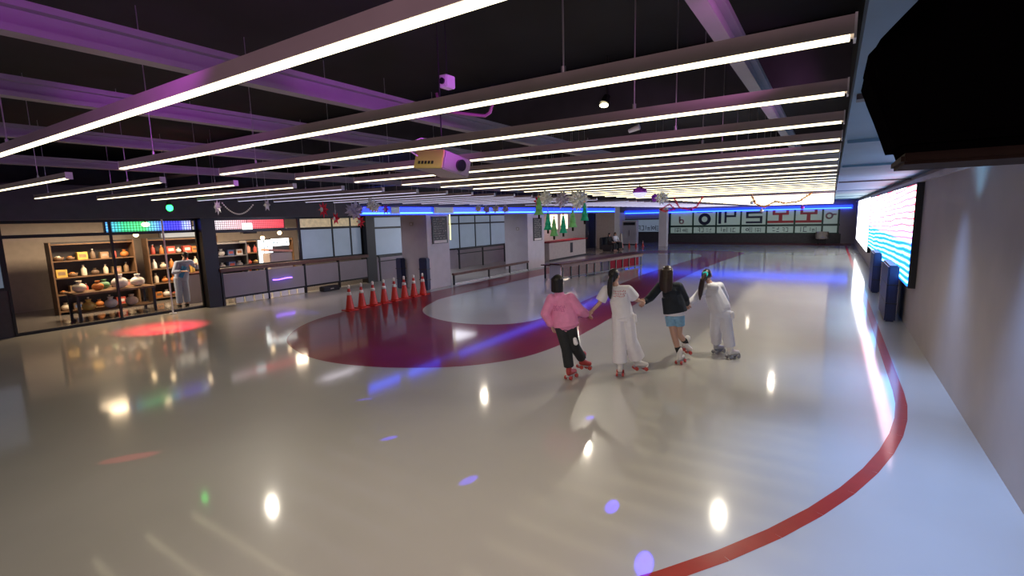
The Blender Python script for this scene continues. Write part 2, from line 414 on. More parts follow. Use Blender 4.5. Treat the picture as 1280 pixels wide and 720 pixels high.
bm = B(); bb(bm, -.02, .02, -1.25, 1.6, .80, .84); obj('middle_rail', bm, 'dark_metal', t)
for y in (-1.2, .2, 1.55):
    bm = B(); bb(bm, -.025, .025, y - .025, y + .025, 0, 1.0); obj('post', bm, 'dark_metal', t)
t = thing('railing', 'dark metal railing with four posts between the two grey pillars', 'railing', (XL + .4, 20.6, 0))
bm = B(); bb(bm, -.03, .03, -1.5, 5., .95, 1.02); obj('top_rail', bm, 'dark_metal', t)
bm = B(); bb(bm, -.02, .02, -1.5, 5., .74, .78); obj('middle_rail', bm, 'dark_metal', t)
for y in (-1.4, .6, 2.7, 4.9):
    bm = B(); bb(bm, -.03, .03, y - .03, y + .03, 0, .96); obj('post', bm, 'dark_metal', t)

bm = B()
tube(bm, [(XL + .37, 9.35 + i * .07, .62 - .012 * math.sin(i * .6)) for i in range(11)], .018)
tag(obj('glow_strip', bm, 'violet_reflection'), 'short blue glow standing for a reflection on the low grey partition', 'light')  # reflection of a blue LED in the panel, modelled as a glowing tube
t = thing('floor_monitor', 'low black box lying on the floor before the grey partition', 'speaker', (XL + .62, 11.35, 0), .0)
bm = B(); prism(bm, [(-.14, -.34), (.14, -.34), (.14, .34), (-.14, .34)], 0, .17); obj('cabinet', bm, 'black_plastic', t, bevel=.012)
bm = B(); bb(bm, .141, .147, -.3, .3, .03, .14); obj('grille', bm, 'dark_metal', t)
bm = B(); bb(bm, .147, .15, -.07, .07, .07, .10); obj('badge', bm, 'sign_text', t)

# ------------------------------------------------------------------ pillars with their signs
def strokes(bm, c, w, h, rows, ax, seed, th=.008, fill=.75):
    """rows of short illegible characters on a board: ax = 'x' (board faces +x) or 'y' (faces -y)"""
    rnd = random.Random(seed); rh = h / rows
    for r in range(rows):
        z = c[2] + h / 2 - (r + .5) * rh; u = -w / 2; end = w / 2 - rnd.random() * w * .3
        while u < end:
            cw = rh * .62
            for k in range(3):
                du, dz = rnd.random() * cw * .6, (rnd.random() - .5) * rh * .5
                if rnd.random() < .5: su, sz = cw * .6, rh * .11
                else: su, sz = cw * .16, rh * .5
                if ax == 'x': box(bm, (c[0], c[1] + u + du, z + dz * .6), (th, su, sz))
                else: box(bm, (c[0] + u + du, c[1], z + dz * .6), (su, th, sz))
            u += cw * (1.25 if rnd.random() < .8 else 2.1)
def sign_board(label, loc, w, h, seed, rows=9):
    t = thing('notice_board', label, 'sign', loc)
    bm = B(); bb(bm, 0, .03, -w / 2, w / 2, 0, h); n = len(bm.faces); strokes(bm, (.032, 0, h * .55), w * .8, h * .8, rows, 'x', seed)
    for k, f in enumerate(bm.faces): f.material_index = int(k >= n)
    obj('board', bm, ['sign_board', 'sign_text'], t)
    bm = B(); bb(bm, .031, .036, -w * .42, w * .42, .02, .12); obj('footer_strip', bm, 'sign_foot', t)
bm = B(); bb(bm, -13.3, -12.03, 13.05, 14.25, 0, 2.67); struct('pillar_1', bm, 'pillar_grey')
sign_board('dark notice board with pale lettering on the nearest grey pillar', (-12.02, 13.72, 1.62), .82, .98, 3)
bm = B(); bb(bm, -13.35, -12.05, 20., 21.6, 0, 2.67); struct('pillar_2', bm, 'pillar_grey')
sign_board('small dark notice board on the second grey pillar', (-12.04, 20.9, 1.35), .8, 1.1, 5, 10)
bm = B(); bb(bm, -15.2, -13.75, 35.5, 36.6, 0, ZC); struct('pillar_3', bm, 'pillar_beige')
bm = B(); bb(bm, -11.2, -10.62, 38.2, 38.7, 0, ZC); struct('pillar_4', bm, 'pillar_grey')
def pad(label, loc, s, grp=None):
    t = thing('corner_pad', label, 'pad', loc, 0, grp)
    bm = B(); bb(bm, -s[0] / 2, s[0] / 2, -s[1] / 2, s[1] / 2, 0, s[2]); obj('cushion', bm, 'navy_pad', t, bevel=.03)
    bm = B()
    for z in (.33, .66): bb(bm, -s[0] / 2 - .004, s[0] / 2 + .004, -s[1] / 2 - .004, s[1] / 2 + .004, s[2] * z - .012, s[2] * z + .012)
    obj('strap', bm, 'black_plastic', t)
pad('navy padded guard at the left corner of the nearest grey pillar', (-13.28, 12.92, 0), (.3, .22, 1.12))
pad('navy padded guard at the right corner of the nearest grey pillar', (-12.1, 12.92, 0), (.36, .22, 1.15))
pad('tall blue padded block on the right wall, under the white screen', (1.2, 18.7, 0), (.2, 1.3, 1.2))
pad('tall blue padded block on the right wall nearest the camera', (1.2, 14.3, 0), (.2, 1.6, 1.25))
bm = B(); bb(bm, -.012, .012, -.02, .02, 0, .95)
o = obj('glow_strip', bm, 'yellow_strip', loc=(-12.0, 14.3, 1.72)); tag(o, 'thin upright yellow light strip on the edge of the nearest pillar', 'light')
# wall plates on the purple sides
for lab, loc in (('small pale switch plate high on the left face of the nearest pillar', (-12.75, 13.05, 2.35)), ('small pale plate on the front face of the second pillar', (-12.6, 20., 1.95))):
    t = thing('wall_plate', lab, 'switch', loc)
    bm = B(); bb(bm, -.09, .09, -.02, 0, -.07, .07); obj('plate', bm, 'pillar_beige', t, bevel=.006)
    bm = B(); bb(bm, -.03, .03, -.028, -.02, -.03, .03); obj('switch', bm, 'white_plastic', t)

# low barrier between the pillars
t = thing('low_barrier', 'low red-brown barrier rail running between the two grey pillars', 'barrier', (-12.0, 16.9, 0))
bm = B(); bb(bm, -.06, .06, -2.55, 3., .36, .45); obj('rail', bm, 'rail_wood', t, bevel=.01)
for y in (-2.5, -.2, 1.4, 2.95):
    bm = B(); bb(bm, -.03, .03, y - .03, y + .03, 0, .37); obj('post', bm, 'dark_metal', t)
bm = B(); bb(bm, -.025, .025, -2.5, 2.95, .0, .05); obj('base_rail', bm, 'white_band', t)

# blue LED band on the soffit
def led_band(label, p, s):
    t = thing('blue_led_band', label, 'light', p)
    bm = B(); box(bm, (0, 0, 0), s); obj('glow_panel', bm, 'blue_led', t)
    ss = (s[0] + .02, s[1] - .1, .05) if s[0] < s[1] else (s[0] - .1, s[1] + .02, .05)
    bm = B(); box(bm, (0, 0, -s[2] * .28), ss); obj('tube', bm, 'blue_core', t)
led_band('blue glowing band along the left soffit above the grey pillars', (-12.0, 20.5, 2.80), (.04, 21., .25))
led_band('blue glowing band across the far wall above the lettered windows', (-7.4, 43.86, 2.68), (17.2, .06, .26))
for lab, y in (('small white lit box on the blue band left of the nearest pillar', 11.5), ('pale wide panel on the blue band above the nearest pillar', 13.9)):
    t = thing('lit_box', lab, 'light', (-11.95, y, 2.82)); w = .2 if y < 12 else .55
    bm = B(); bb(bm, -.03, .04, -w, w, -.11, .11); obj('casing', bm, 'white_plastic', t, bevel=.01)
    bm = B(); bb(bm, .04, .045, -w * .85, w * .85, -.09, .09); obj('face', bm, 'frost', t)

# ------------------------------------------------------------------ traffic cones
def cone(label, loc, s=1.):
    t = thing('traffic_cone', label, 'traffic cone', loc, 0, 'red traffic cones on the rink')
    bm = B(); bb(bm, -.17 * s, .17 * s, -.17 * s, .17 * s, 0, .03 * s); obj('base', bm, 'cone_red', t, bevel=.008 * s)
    bm = B(); lathe(bm, [(.125 * s, .03 * s), (.118 * s, .06 * s), (.035 * s, .6 * s), (.03 * s, .66 * s)], n=20); obj('body', bm, 'cone_red', t)
    bm = B(); lathe(bm, [(.070 * s, .44 * s), (.054 * s, .53 * s)], n=20); obj('white_band', bm, 'white_band', t)
    bm = B(); lathe(bm, [(.036 * s, .62 * s), (.034 * s, .66 * s), (.036 * s, .70 * s), (.018 * s, .73 * s)], n=14); obj('tip', bm, 'white_band', t)
    return t
c0 = None
for i in range(8):
    lab = 'red traffic cone with white bands, %s from the left in the row by the pillar' % nth(i + 1)
    p = (-11.33 - .012 * i, 8.98 + .44 * i, .003)
    if c0 is None: c0 = cone(lab, p)
    else: dup(c0, p, lab, rotz=.1 * ((i * 7) % 5 - 2))
fc = None
for i in range(5):
    lab = 'tiny red cone far away in front of the white kiosk, %s from the left' % nth(i + 1)
    p = (-14.3 + .5 * i, 37.2 + .15 * i, .003)
    if fc is None: fc = cone(lab, p, .62); fc['group'] = 'tiny cones by the kiosk'
    else: dup(fc, p, lab)

# ------------------------------------------------------------------ bench-height barrier on the island
t = thing('barrier_bench', 'long brown-topped barrier bench with black legs on the pale island', 'bench', (-8.2, 20.2, 0), math.atan2(-1.25, 6.04) * -1 - .0)
t.rotation_euler = (0, 0, -math.atan2(1.25, 6.04))
LH = 3.1
bm = B(); bb(bm, -.5, .02, -LH - .15, LH + .1, .60, .65); obj('top', bm, 'bench_wood', t, bevel=.012)
bm = B(); bb(bm, -1.0, -.55, -LH - .1, LH, .54, .58); obj('lower_top', bm, 'bench_wood', t, bevel=.01)
bm = B(); bb(bm, -.03, .01, -LH, LH, .50, .60); obj('apron', bm, 'rail_wood', t)
for i in range(12):
    y = -LH + .1 + i * (2 * LH - .2) / 11
    bm = B(); bb(bm, -.04, .0, y - .025, y + .025, 0, .5); obj('leg', bm, 'black_metal', t)
for y in (-LH + .1, 0, LH - .1):
    bm = B(); bb(bm, -.95, -.9, y - .025, y + .025, 0, .54); obj('leg', bm, 'black_metal', t)
bm = B(); bb(bm, -.05, -.035, .4, LH - .3, .1, .48); obj('red_board', bm, 'red_panel', t)
bm = B(); bb(bm, -.05, -.035, -LH + .2, -.4, .1, .48); obj('brown_board', bm, 'rail_wood', t)
bm = B(); bb(bm, -.04, .0, -LH, LH, .05, .09); obj('foot_rail', bm, 'black_metal', t)
bm = B(); bb(bm, -.6, -.05, -LH - .02, -LH + .03, .0, .6); obj('end_panel', bm, 'pillar_grey', t)

# ------------------------------------------------------------------ reception counter
t = thing('reception_counter', 'pink-lit reception counter under the hanging paper trees', 'counter', (-13.6, 27.2, 0))
bm = B(); bb(bm, -.35, .35, -2.9, 2., 0, 1.02); obj('body', bm, 'wall_cream', t)
bm = B(); bb(bm, -.42, .45, -3., 2.1, 1.02, 1.08); obj('worktop', bm, 'red_panel', t, bevel=.012)
bm = B(); bb(bm, .352, .36, -.25, .1, .3, .9); obj('notice', bm, 'sign_board', t)
bm = B(); bb(bm, -.36, .37, -2.89, 1.99, .0, .08); obj('plinth', bm, 'wall_dark', t)
for lab, y in (('left of two bright cream lit posters behind the reception', 30.0), ('right of two bright cream lit posters behind the reception', 31.55)):
    t = thing('lit_poster', lab, 'poster', (XL + .01, y, 1.62))
    bm = B(); bb(bm, 0, .05, -.5, .5, 0, 1.0); n = len(bm.faces); strokes(bm, (.053, 0, .35), .7, .5, 3, 'x', int(y))
    for k, f in enumerate(bm.faces): f.material_index = int(k >= n)
    obj('light_box', bm, ['cream_sign', 'glyph_red'], t)
t = thing('bench_sofa', 'dark low sofa by the beige pillar beyond the reception', 'sofa', (-13.1, 33.3, 0))
bm = B(); bb(bm, -.4, .4, -1., 1., .12, .43); obj('seat', bm, 'black_cloth', t, bevel=.04)
bm = B(); bb(bm, -.52, -.36, -1., 1., .12, .95); obj('backrest', bm, 'black_cloth', t, bevel=.04)
for y in (-.85, .85):
    bm = B(); bb(bm, -.3, .3, y - .04, y + .04, 0, .13); obj('leg', bm, 'black_metal', t)
t = thing('floor_post', 'slim beige post right of the seated person in white', 'post', (-13.0, 34.9, 0))
bm = B(); lathe(bm, [(.14, .04), (.12, .5), (.1, 1.0), (.06, 1.15)], n=16); obj('shaft', bm, 'pillar_beige', t)
bm = B(); lathe(bm, [(.2, 0), (.2, .03), (.14, .05)], n=16); obj('base', bm, 'wall_dark', t)
t = thing('kiosk', 'tall off-white kiosk cabinet near the far left corner', 'cabinet', (-14.2, 40.3, 0))
bm = B(); bb(bm, -.6, .6, -.3, .3, .06, 2.0); obj('body', bm, 'pillar_grey', t, bevel=.02)
bm = B(); bb(bm, -.5, .5, -.31, -.3, 1.62, 1.86); obj('header_panel', bm, 'sign_board', t)
bm = B(); bb(bm, -.58, .58, -.28, .28, 0, .06); obj('plinth', bm, 'wall_dark', t)
bm = B(); bb(bm, -.02, .02, -.33, -.3, .7, 1.2); obj('door_handle', bm, 'shelf_steel', t)
t = thing('cream_chair', 'small cream rounded chair alone before the far wall', 'chair', (-.55, 42.6, 0))
bm = B(); ball(bm, (0, 0, .45), (.38, .36, .1), 16); obj('seat', bm, 'pillar_beige', t)
bm = B(); lathe(bm, [(.40, .42), (.43, .7), (.4, .92), (.34, .92), (.36, .7), (.33, .45)], n=20)
bmesh.ops.delete(bm, geom=[v for v in bm.verts if v.co.y < -.12], context='VERTS'); obj('backrest', bm, 'pillar_beige', t)
for x, y in ((-.22, -.2), (.22, -.2), (-.22, .2), (.22, .2)):
    bm = B(); cyl(bm, (x, y, 0), (x, y, .42), .025); obj('leg', bm, 'black_metal', t)

# ------------------------------------------------------------------ lettered windows of the far wall (seen from behind)
cols = [-11.9, -9.97, -8.11, -6.22, -4.36, -2.43, -.6, .4]
def glyph(bm, kind, x, z, s, y):
    def r(u0, u1, v0, v1):
        if z + v0 * s < 2.55: bb(bm, x + u0 * s, x + u1 * s, y - .03, y, z + v0 * s, min(2.6, z + v1 * s))
    def ring(u, v, ro, ri, n=20):
        for i in range(n):
            a, b = 2 * PI * i / n, 2 * PI * (i + 1) / n
            q = [(ro * math.cos(a), ro * math.sin(a)), (ro * math.cos(b), ro * math.sin(b)), (ri * math.cos(b), ri * math.sin(b)), (ri * math.cos(a), ri * math.sin(a))]
            vs = [bm.verts.new((x + (u + p) * s, yy, z + (v + w) * s)) for yy in (y - .03, y) for p, w in q]
            for fidx in ((0, 1, 2, 3), (7, 6, 5, 4), (0, 4, 5, 1), (2, 6, 7, 3)): bm.faces.new([vs[k] for k in fidx])
    if kind == 'swirl': ring(0, .25, .24, .12); r(-.24, -.1, .3, .75)
    elif kind == 'ball': ring(0, .32, .40, .19); r(-.5, .5, .76, .9)
    elif kind == 'bar_p': r(-.62, -.45, 0, 1.05); r(-.25, -.12, .05, 1.05); r(-.12, .45, .42, .55); r(.33, .46, .55, 1.05)
    elif kind == 'stack': r(-.45, .5, 0, .13); r(.36, .5, .13, .33); r(-.45, .5, .33, .46); r(-.45, -.31, .46, .68); r(-.45, .5, .62, .75); r(-.6, .6, .9, 1.02)
    elif kind == 'oh': r(-.72, .72, 0, .15); r(-.1, .1, .15, .5); r(-.45, .45, .5, .63); r(.3, .45, .63, 1.); r(-.45, -.3, .63, .8); r(-.45, .45, .93, 1.05)
    elif kind == 'logo': ring(-.1, .55, .28, .15); r(.15, .4, .6, .72)
    elif kind == 'a1': r(-.5, -.42, 0, .8); r(-.25, .25, .62, .72); ring(0, .25, .2, .1); r(.4, .48, 0, .8)
    elif kind == 'a2': r(-.45, -.1, .7, .8); r(-.18, -.1, 0, .8); r(-.45, -.1, .35, .43); r(.1, .5, .7, .8); r(.42, .5, 0, .8); r(.1, .5, 0, .1)
    elif kind == 'a3': r(-.5, -.42, .15, .8); r(-.2, .2, .4, .5); r(-.15, -.07, 0, .4); r(.07, .15, 0, .4); r(.4, .48, 0, .8)
    elif kind == 'a4': ring(-.3, .4, .24, .13); r(.02, .1, 0, .8); r(.2, .5, .6, .7); r(.2, .5, .3, .4); r(.2, .5, 0, .1)
    elif kind == 'a5': r(-.5, -.15, .6, .7); r(-.45, -.1, .15, .25); r(.1, .5, .0, .1); r(.15, .45, .4, .5); r(.37, .45, .5, .8)
    elif kind == 'a6': r(-.4, -.32, 0, .8); r(0, .45, .7, .8); r(0, .08, .1, .8); r(-.05, .5, 0, .1)
bm = B()
for z0, z1 in ((.72, .80), (1.30, 1.46), (2.58, 2.66)): bb(bm, cols[0] - .1, cols[-1] + .1, YF - .07, YF - .0, z0, z1)
for x in cols: bb(bm, x - .06, x + .06, YF - .08, YF, .72, 2.66)
w = struct('window_7', bm, 'green_frame')
ups = [('swirl', 'glyph_grey'), ('ball', 'glyph_navy'), ('bar_p', 'glyph_navy'), ('stack', 'glyph_navy'), ('oh', 'glyph_red'), ('oh', 'glyph_red'), ('logo', 'glyph_grey')]
for i in range(7):
    a, b = cols[i] + .06, cols[i + 1] - .06; xm = (a + b) / 2
    for z0, z1 in ((.80, 1.30), (1.46, 2.58)):
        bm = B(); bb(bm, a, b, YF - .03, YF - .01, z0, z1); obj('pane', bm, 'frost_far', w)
    bm = B(); glyph(bm, ups[i][0], xm, 1.56, 1.25 if i not in (0, 6) else .9, YF - .031); obj('window_lettering', bm, ups[i][1], w)
    if i < 6:
        bm = B(); glyph(bm, 'a%d' % (i + 1), xm - .3, .87, .48, YF - .031); glyph(bm, 'a%d' % ((i + 3) % 6 + 1), xm + .35, .87, .42, YF - .031)
        obj('window_lettering', bm, 'glyph_navy', w)
bm = B(); bb(bm, -16.3, -12.6, YF - .06, YF, .85, .93); bb(bm, -16.3, -12.6, YF - .06, YF, 2.0, 2.08)
w2 = struct('window_8', bm, 'dark_metal')
bm = B(); bb(bm, -16.3, -12.6, YF - .03, YF - .01, .93, 2.0); obj('pane', bm, 'frost', w2)
for i, x in enumerate((-15.2, -14.5, -13.8, -13.2)):
    bm = B(); glyph(bm, 'a%d' % (i + 1), x, 1.05, .55, YF - .031); obj('window_lettering', bm, 'glyph_navy', w2)
bm = B(); bb(bm, -16.3, -12.6, YF - .04, YF, 0, .85); struct('wall_far_corner', bm, 'wall_dark')

# ------------------------------------------------------------------ LED screens on the right wall
def screen(label, y0, y1, z0, z1, m):
    t = thing('led_screen', label, 'screen', (XR - .02, (y0 + y1) / 2, z0)); h = (y1 - y0) / 2
    bm = B(); bb(bm, -.10, .018, -h, h, 0, z1 - z0); obj('casing', bm, 'black_plastic', t)
    bm = B(); bb(bm, -.112, -.1, -h + .04, h - .04, .04, z1 - z0 - .04); obj('display', bm, m, t)
screen('plain white glowing screen on the right wall, farther of two', 26., 37.5, .62, 3.02, 'screen_white')
screen('pink and cyan glowing screen on the right wall, nearer of two', 12.3, 25.4, .92, 2.98, 'screen_colour')

# ------------------------------------------------------------------ unidentified dark shape at the top right, near the camera, built as a cabinet
t = thing('hanging_dark_shape', 'big dark rounded shape hanging at the upper right near the camera', 'speaker', (.33, 1.72, 2.64))
def yz_prism(bm, pts, y0, y1):
    a = [bm.verts.new((x, y0, z)) for x, z in pts]; b = [bm.verts.new((x, y1, z)) for x, z in pts]; n = len(pts)
    bm.faces.new(a); bm.faces.new(b[::-1])
    for i in range(n): bm.faces.new((a[i], b[i], b[(i + 1) % n], a[(i + 1) % n]))
prof = [(-.20, .0), (-.235, .10), (-.27, .19), (-.285, .235), (-.265, .275), (-.22, .325), (-.15, .40), (.25, .46), (.25, .0)]
bm = B(); yz_prism(bm, prof, -.1, .2); obj('cabinet', bm, 'black_felt', t, bevel=.02)
bm = B(); bb(bm, -.16, .22, -.108, -.101, .04, .34); obj('grille', bm, 'black_felt', t)
bm = B(); bb(bm, -.19, .25, -.09, .19, -.03, -.001); obj('base_board', bm, 'brown_ply', t, bevel=.008)
for x in (-.05, .18):
    bm = B(); cyl(bm, (x, .05, .44), (x, .05, ZC - 2.64 - .84 if x > .5 else .52), .012); cyl(bm, (x, .05, .40), (x, .05, .5), .02); obj('hanging_bracket', bm, 'black_felt', t)

# ------------------------------------------------------------------ projector
t = thing('projector', 'boxy projector with a yellow-lit side hanging between the light bars', 'projector', (-2.344, 2.74, 2.885))
rm = Euler((-.217, .082, -.142)).to_matrix()
W, D, H = .298, .267, .127
def rbox(x0, x1, y0, y1, z0, z1, bm):
    return box(bm, rm @ Vector(((x0 + x1) / 2, (y0 + y1) / 2, (z0 + z1) / 2)), (x1 - x0, y1 - y0, z1 - z0), rm)
bm = B(); rbox(-W / 2, W / 2, -D / 2 + .012, D / 2, -H / 2, H / 2, bm); obj('casing', bm, 'mauve_body', t, bevel=.008)
bm = B(); rbox(-W / 2, W / 2, -D / 2, -D / 2 + .011, -H / 2, H / 2, bm); obj('connector_panel', bm, 'yellow_lit_side', t, bevel=.004)  # yellow light on the near face is put into its colour
bm = B()
for k in range(5): rbox(-.1 + k * .035, -.08 + k * .035, -D / 2 - .004, -D / 2, -.035, -.015, bm)
obj('socket', bm, 'black_plastic', t)
bm = B(); cyl(bm, rm @ Vector((W / 2, .03, .0)), rm @ Vector((W / 2 + .02, .03, .0)), .04, n=20); obj('lens', bm, 'lens', t)
bm = B(); cyl(bm, (0, 0, H / 2 - .02), (0, 0, ZC - 2.885 - .001), .005, n=12); cyl(bm, (0, 0, ZC - 2.885 - .02), (0, 0, ZC - 2.885 - .001), .07, n=16); obj('ceiling_mount', bm, 'dark_metal', t)
bm = B(); tube(bm, [rm @ Vector(p) for p in ((-.12, -D / 2, .02), (-.17, -.19, .05), (-.19, -.17, .1), (-.16, -.1, .16), (-.1, 0, .17))], .005); obj('cable', bm, 'white_plastic', t)

# small ceiling fittings
t = thing('ceiling_camera', 'small white box camera hanging below the dark ceiling', 'camera', (-2.33, 2.81, 3.45))
bm = B(); bb(bm, -.035, .035, -.05, .05, -.04, .045); obj('casing', bm, 'white_plastic', t, bevel=.006)
bm = B(); cyl(bm, (0, -.05, 0), (0, -.06, 0), .022, n=14); obj('lens', bm, 'lens', t)
bm = B(); cyl(bm, (0, 0, .045), (0, 0, ZC - 3.45 - .001), .004); obj('stem', bm, 'dark_metal', t)
t = thing('ceiling_spotlight', 'single round bright spotlight up between the light bars', 'spotlight', (-1.9, 4.62, 3.55))
bm = B(); cyl(bm, (0, 0, .0), (.01, .05, .08), .05, .035, 16); obj('can', bm, 'black_plastic', t)
bm = B(); ball(bm, (0, -.004, -.008), (.042, .042, .02), 14); obj('lamp', bm, 'white_lamp', t)
bm = B(); cyl(bm, (.01, .05, .08), (.01, .05, ZC - 3.55 - .001), .01); obj('stem', bm, 'dark_metal', t)
t = thing('ceiling_spotlight', 'little unlit silver spotlight right of the bright one', 'spotlight', (-1.72, 4.95, 3.33))
bm = B(); cyl(bm, (-.05, 0, 0), (.06, 0, .03), .02, .028, 14); obj('can', bm, 'foil', t)
bm = B(); cyl(bm, (0, 0, .03), (0, 0, ZC - 3.33 - .001), .006); obj('stem', bm, 'dark_metal', t)
bm = B(); tube(bm, [(-2.08, 3.0, 3.42), (-2.07, 3.0, 3.36), (-2.08, 3.0, 3.30), (-2.11, 3.01, 3.25), (-2.16, 3.02, 3.235), (-2.3, 3.03, 3.265), (-2.6, 3.05, 3.33), (-2.64, 3.05, 3.47)], .012)
tag(obj('ceiling_cable', bm, 'magenta_cable'), 'curved pinkish cable dropping from the purple-lit beam', 'cable')
t = thing('party_light', 'white and purple dome party light hanging among the bars', 'party light', (-2.4, 7.2, 2.82))
bm = B(); lathe(bm, [(.03, .07), (.085, .055), (.105, .01), (.105, -.005)], n=24); obj('housing', bm, 'foil_violet', t)
bm = B(); lathe(bm, [(.1, -.006), (.095, -.03), (.07, -.06), (.03, -.075), (.005, -.078)], n=24); obj('dome', bm, 'bar_light_dim', t)
bm = B(); cyl(bm, (0, 0, .06), (0, 0, ZC - 2.82 - .001), .008); obj('stem', bm, 'dark_metal', t)
t = thing('green_lamp', 'round green glowing lamp in front of the left soffit', 'lamp', (-10.07, 4.2, 2.82))
bm = B(); ball(bm, (0, 0, 0), (.07, .05, .06), 16); obj('bulb', bm, 'green_led', t)
bm = B(); cyl(bm, (0, 0, .05), (0, 0, .12), .05, .04, 14); obj('cap', bm, 'black_plastic', t)
bm = B(); cyl(bm, (0, 0, .11), (0, 0, ZC - 2.82 - .001), .008); obj('stem', bm, 'dark_metal', t)

# ------------------------------------------------------------------ hanging decorations
def star(bm, c, R, n, r, depth):
    c = Vector(c); ring = []
    for i in range(2 * n):
        a = PI * i / n; q = R if i % 2 == 0 else r
        ring.append(bm.verts.new(c + Vector((q * math.cos(a), 0, q * math.sin(a)))))
    f, k = bm.verts.new(c + Vector((0, -depth, 0))), bm.verts.new(c + Vector((0, depth, 0)))
    for i in range(2 * n):
        bm.faces.new((ring[i], ring[(i + 1) % (2 * n)], f)); bm.faces.new((ring[(i + 1) % (2 * n)], ring[i], k))
def burst(bm, R, n, seed):
    rnd = random.Random(seed)
    for i in range(n):
        z = 1 - 2 * (i + .5) / n; a = i * 2.39996; q = math.sqrt(1 - z * z)
        d = Vector((q * math.cos(a), q * math.sin(a), z)); L = R * (.75 + .35 * rnd.random())
        cyl(bm, d * R * .1, d * L * .6, R * .10, R * .17, 6); cyl(bm, d * L * .6, d * L, R * .17, .001, 6)
def hang(t, ztop, z):
    bm = B(); cyl(bm, (0, 0, ztop), (0, 0, ZC - z - .001), .002, n=5); obj('string', bm, 'wire', t)
def ornament(name, lab, cat, loc, m, kind, R, grp, seed=1):
    t = thing(name, lab, cat, loc, 0, grp)
    bm = B()
    if kind == 'burst': burst(bm, R, 34, seed)
    else: star(bm, (0, 0, 0), R, 8 if kind == 'star8' else 6, R * .5, R * .28)
    obj('foil_body', bm, m, t)
    if kind != 'burst':
        bm = B(); ball(bm, (0, -R * .25, 0), (R * .28, R * .1, R * .28), 12); obj('centre', bm, 'foil', t)
    hang(t, R * .6, loc[2])
SN = 'silver foil snowflakes under the light bars'
ornament('foil_snowflake', 'spiky silver foil snowflake above the lime paper trees, left of three', 'snowflake', (-3.97, 7.2, 2.80), 'foil', 'burst', .15, SN, 1)
ornament('foil_snowflake', 'lilac-silver foil snowflake, middle of the three above the paper trees', 'snowflake', (-3.70, 7.25, 2.77), 'foil_grey', 'burst', .15, SN, 2)
ornament('foil_snowflake', 'largest bright silver foil snowflake, right of three above the paper trees', 'snowflake', (-3.38, 7.2, 2.76), 'foil', 'burst', .19, SN, 3)
ornament('foil_snowflake', 'silver foil snowflake right beside the purple dome party light', 'snowflake', (-2.09, 7.25, 2.73), 'foil', 'burst', .11, SN, 4)
ornament('foil_snowflake', 'small violet foil snowflake touching the dome party light', 'snowflake', (-2.25, 7.45, 2.74), 'foil_violet', 'burst', .07, SN, 5)
ornament('foil_star', 'red foil bow beside the top of the lime paper tree', 'ornament', (-4.16, 7.25, 2.76), 'foil_red', 'star6', .09, None)
LN = 'foil ornaments before the left soffit'
ornament('foil_star', 'red eight-pointed foil star at the left of the ornament cluster', 'ornament', (-8.41, 6.2, 2.74), 'foil_red', 'star8', .17, LN)
ornament('foil_snowflake', 'grey foil snowflake in the middle of the left ornament cluster', 'snowflake', (-7.6, 6.3, 2.70), 'foil_grey', 'burst', .19, LN, 6)
ornament('foil_snowflake', 'bright white foil snowflake at the right of the left cluster', 'snowflake', (-6.97, 6.2, 2.76), 'foil', 'burst', .15, LN, 7)
ornament('foil_star', 'small red foil star below the eight-pointed star', 'ornament', (-8.12, 6.25, 2.56), 'foil_red', 'star6', .13, LN)
ornament('foil_star', 'red foil star hanging lowest in the left cluster', 'ornament', (-7.35, 6.2, 2.49), 'foil_red', 'star8', .13, LN)
ornament('foil_star', 'violet foil star at the start of the blue band', 'ornament', (-6.72, 6.25, 2.70), 'foil_violet', 'star6', .1, LN)
ornament('foil_star', 'small pale foil star at the left cluster top', 'ornament', (-7.28, 6.4, 2.86), 'foil', 'star6', .09, LN)
ornament('foil_snowflake', 'silver foil snowflake at the left end of the white bead garland', 'snowflake', (-8.40, 4.2, 2.78), 'foil', 'star8', .13, 'foil snowflakes at the bead garland')
ornament('foil_snowflake', 'small grey foil snowflake at the right end of the white bead garland', 'snowflake', (-7.08, 4.25, 2.77), 'foil_grey', 'star6', .1, 'foil snowflakes at the bead garland')
for i, (x, z) in enumerate(((-8.2, 2.76), (-7.92, 2.73), (-7.62, 2.74), (-7.3, 2.72))):
    ornament('foil_snowflake', 'tiny silver snowflake before the blue band between pillars, %s from the left' % nth(i + 1), 'snowflake', (x, 11, z), 'foil_grey' if i % 2 else 'foil', 'burst', .12, 'tiny snowflakes before the blue band', 20 + i)
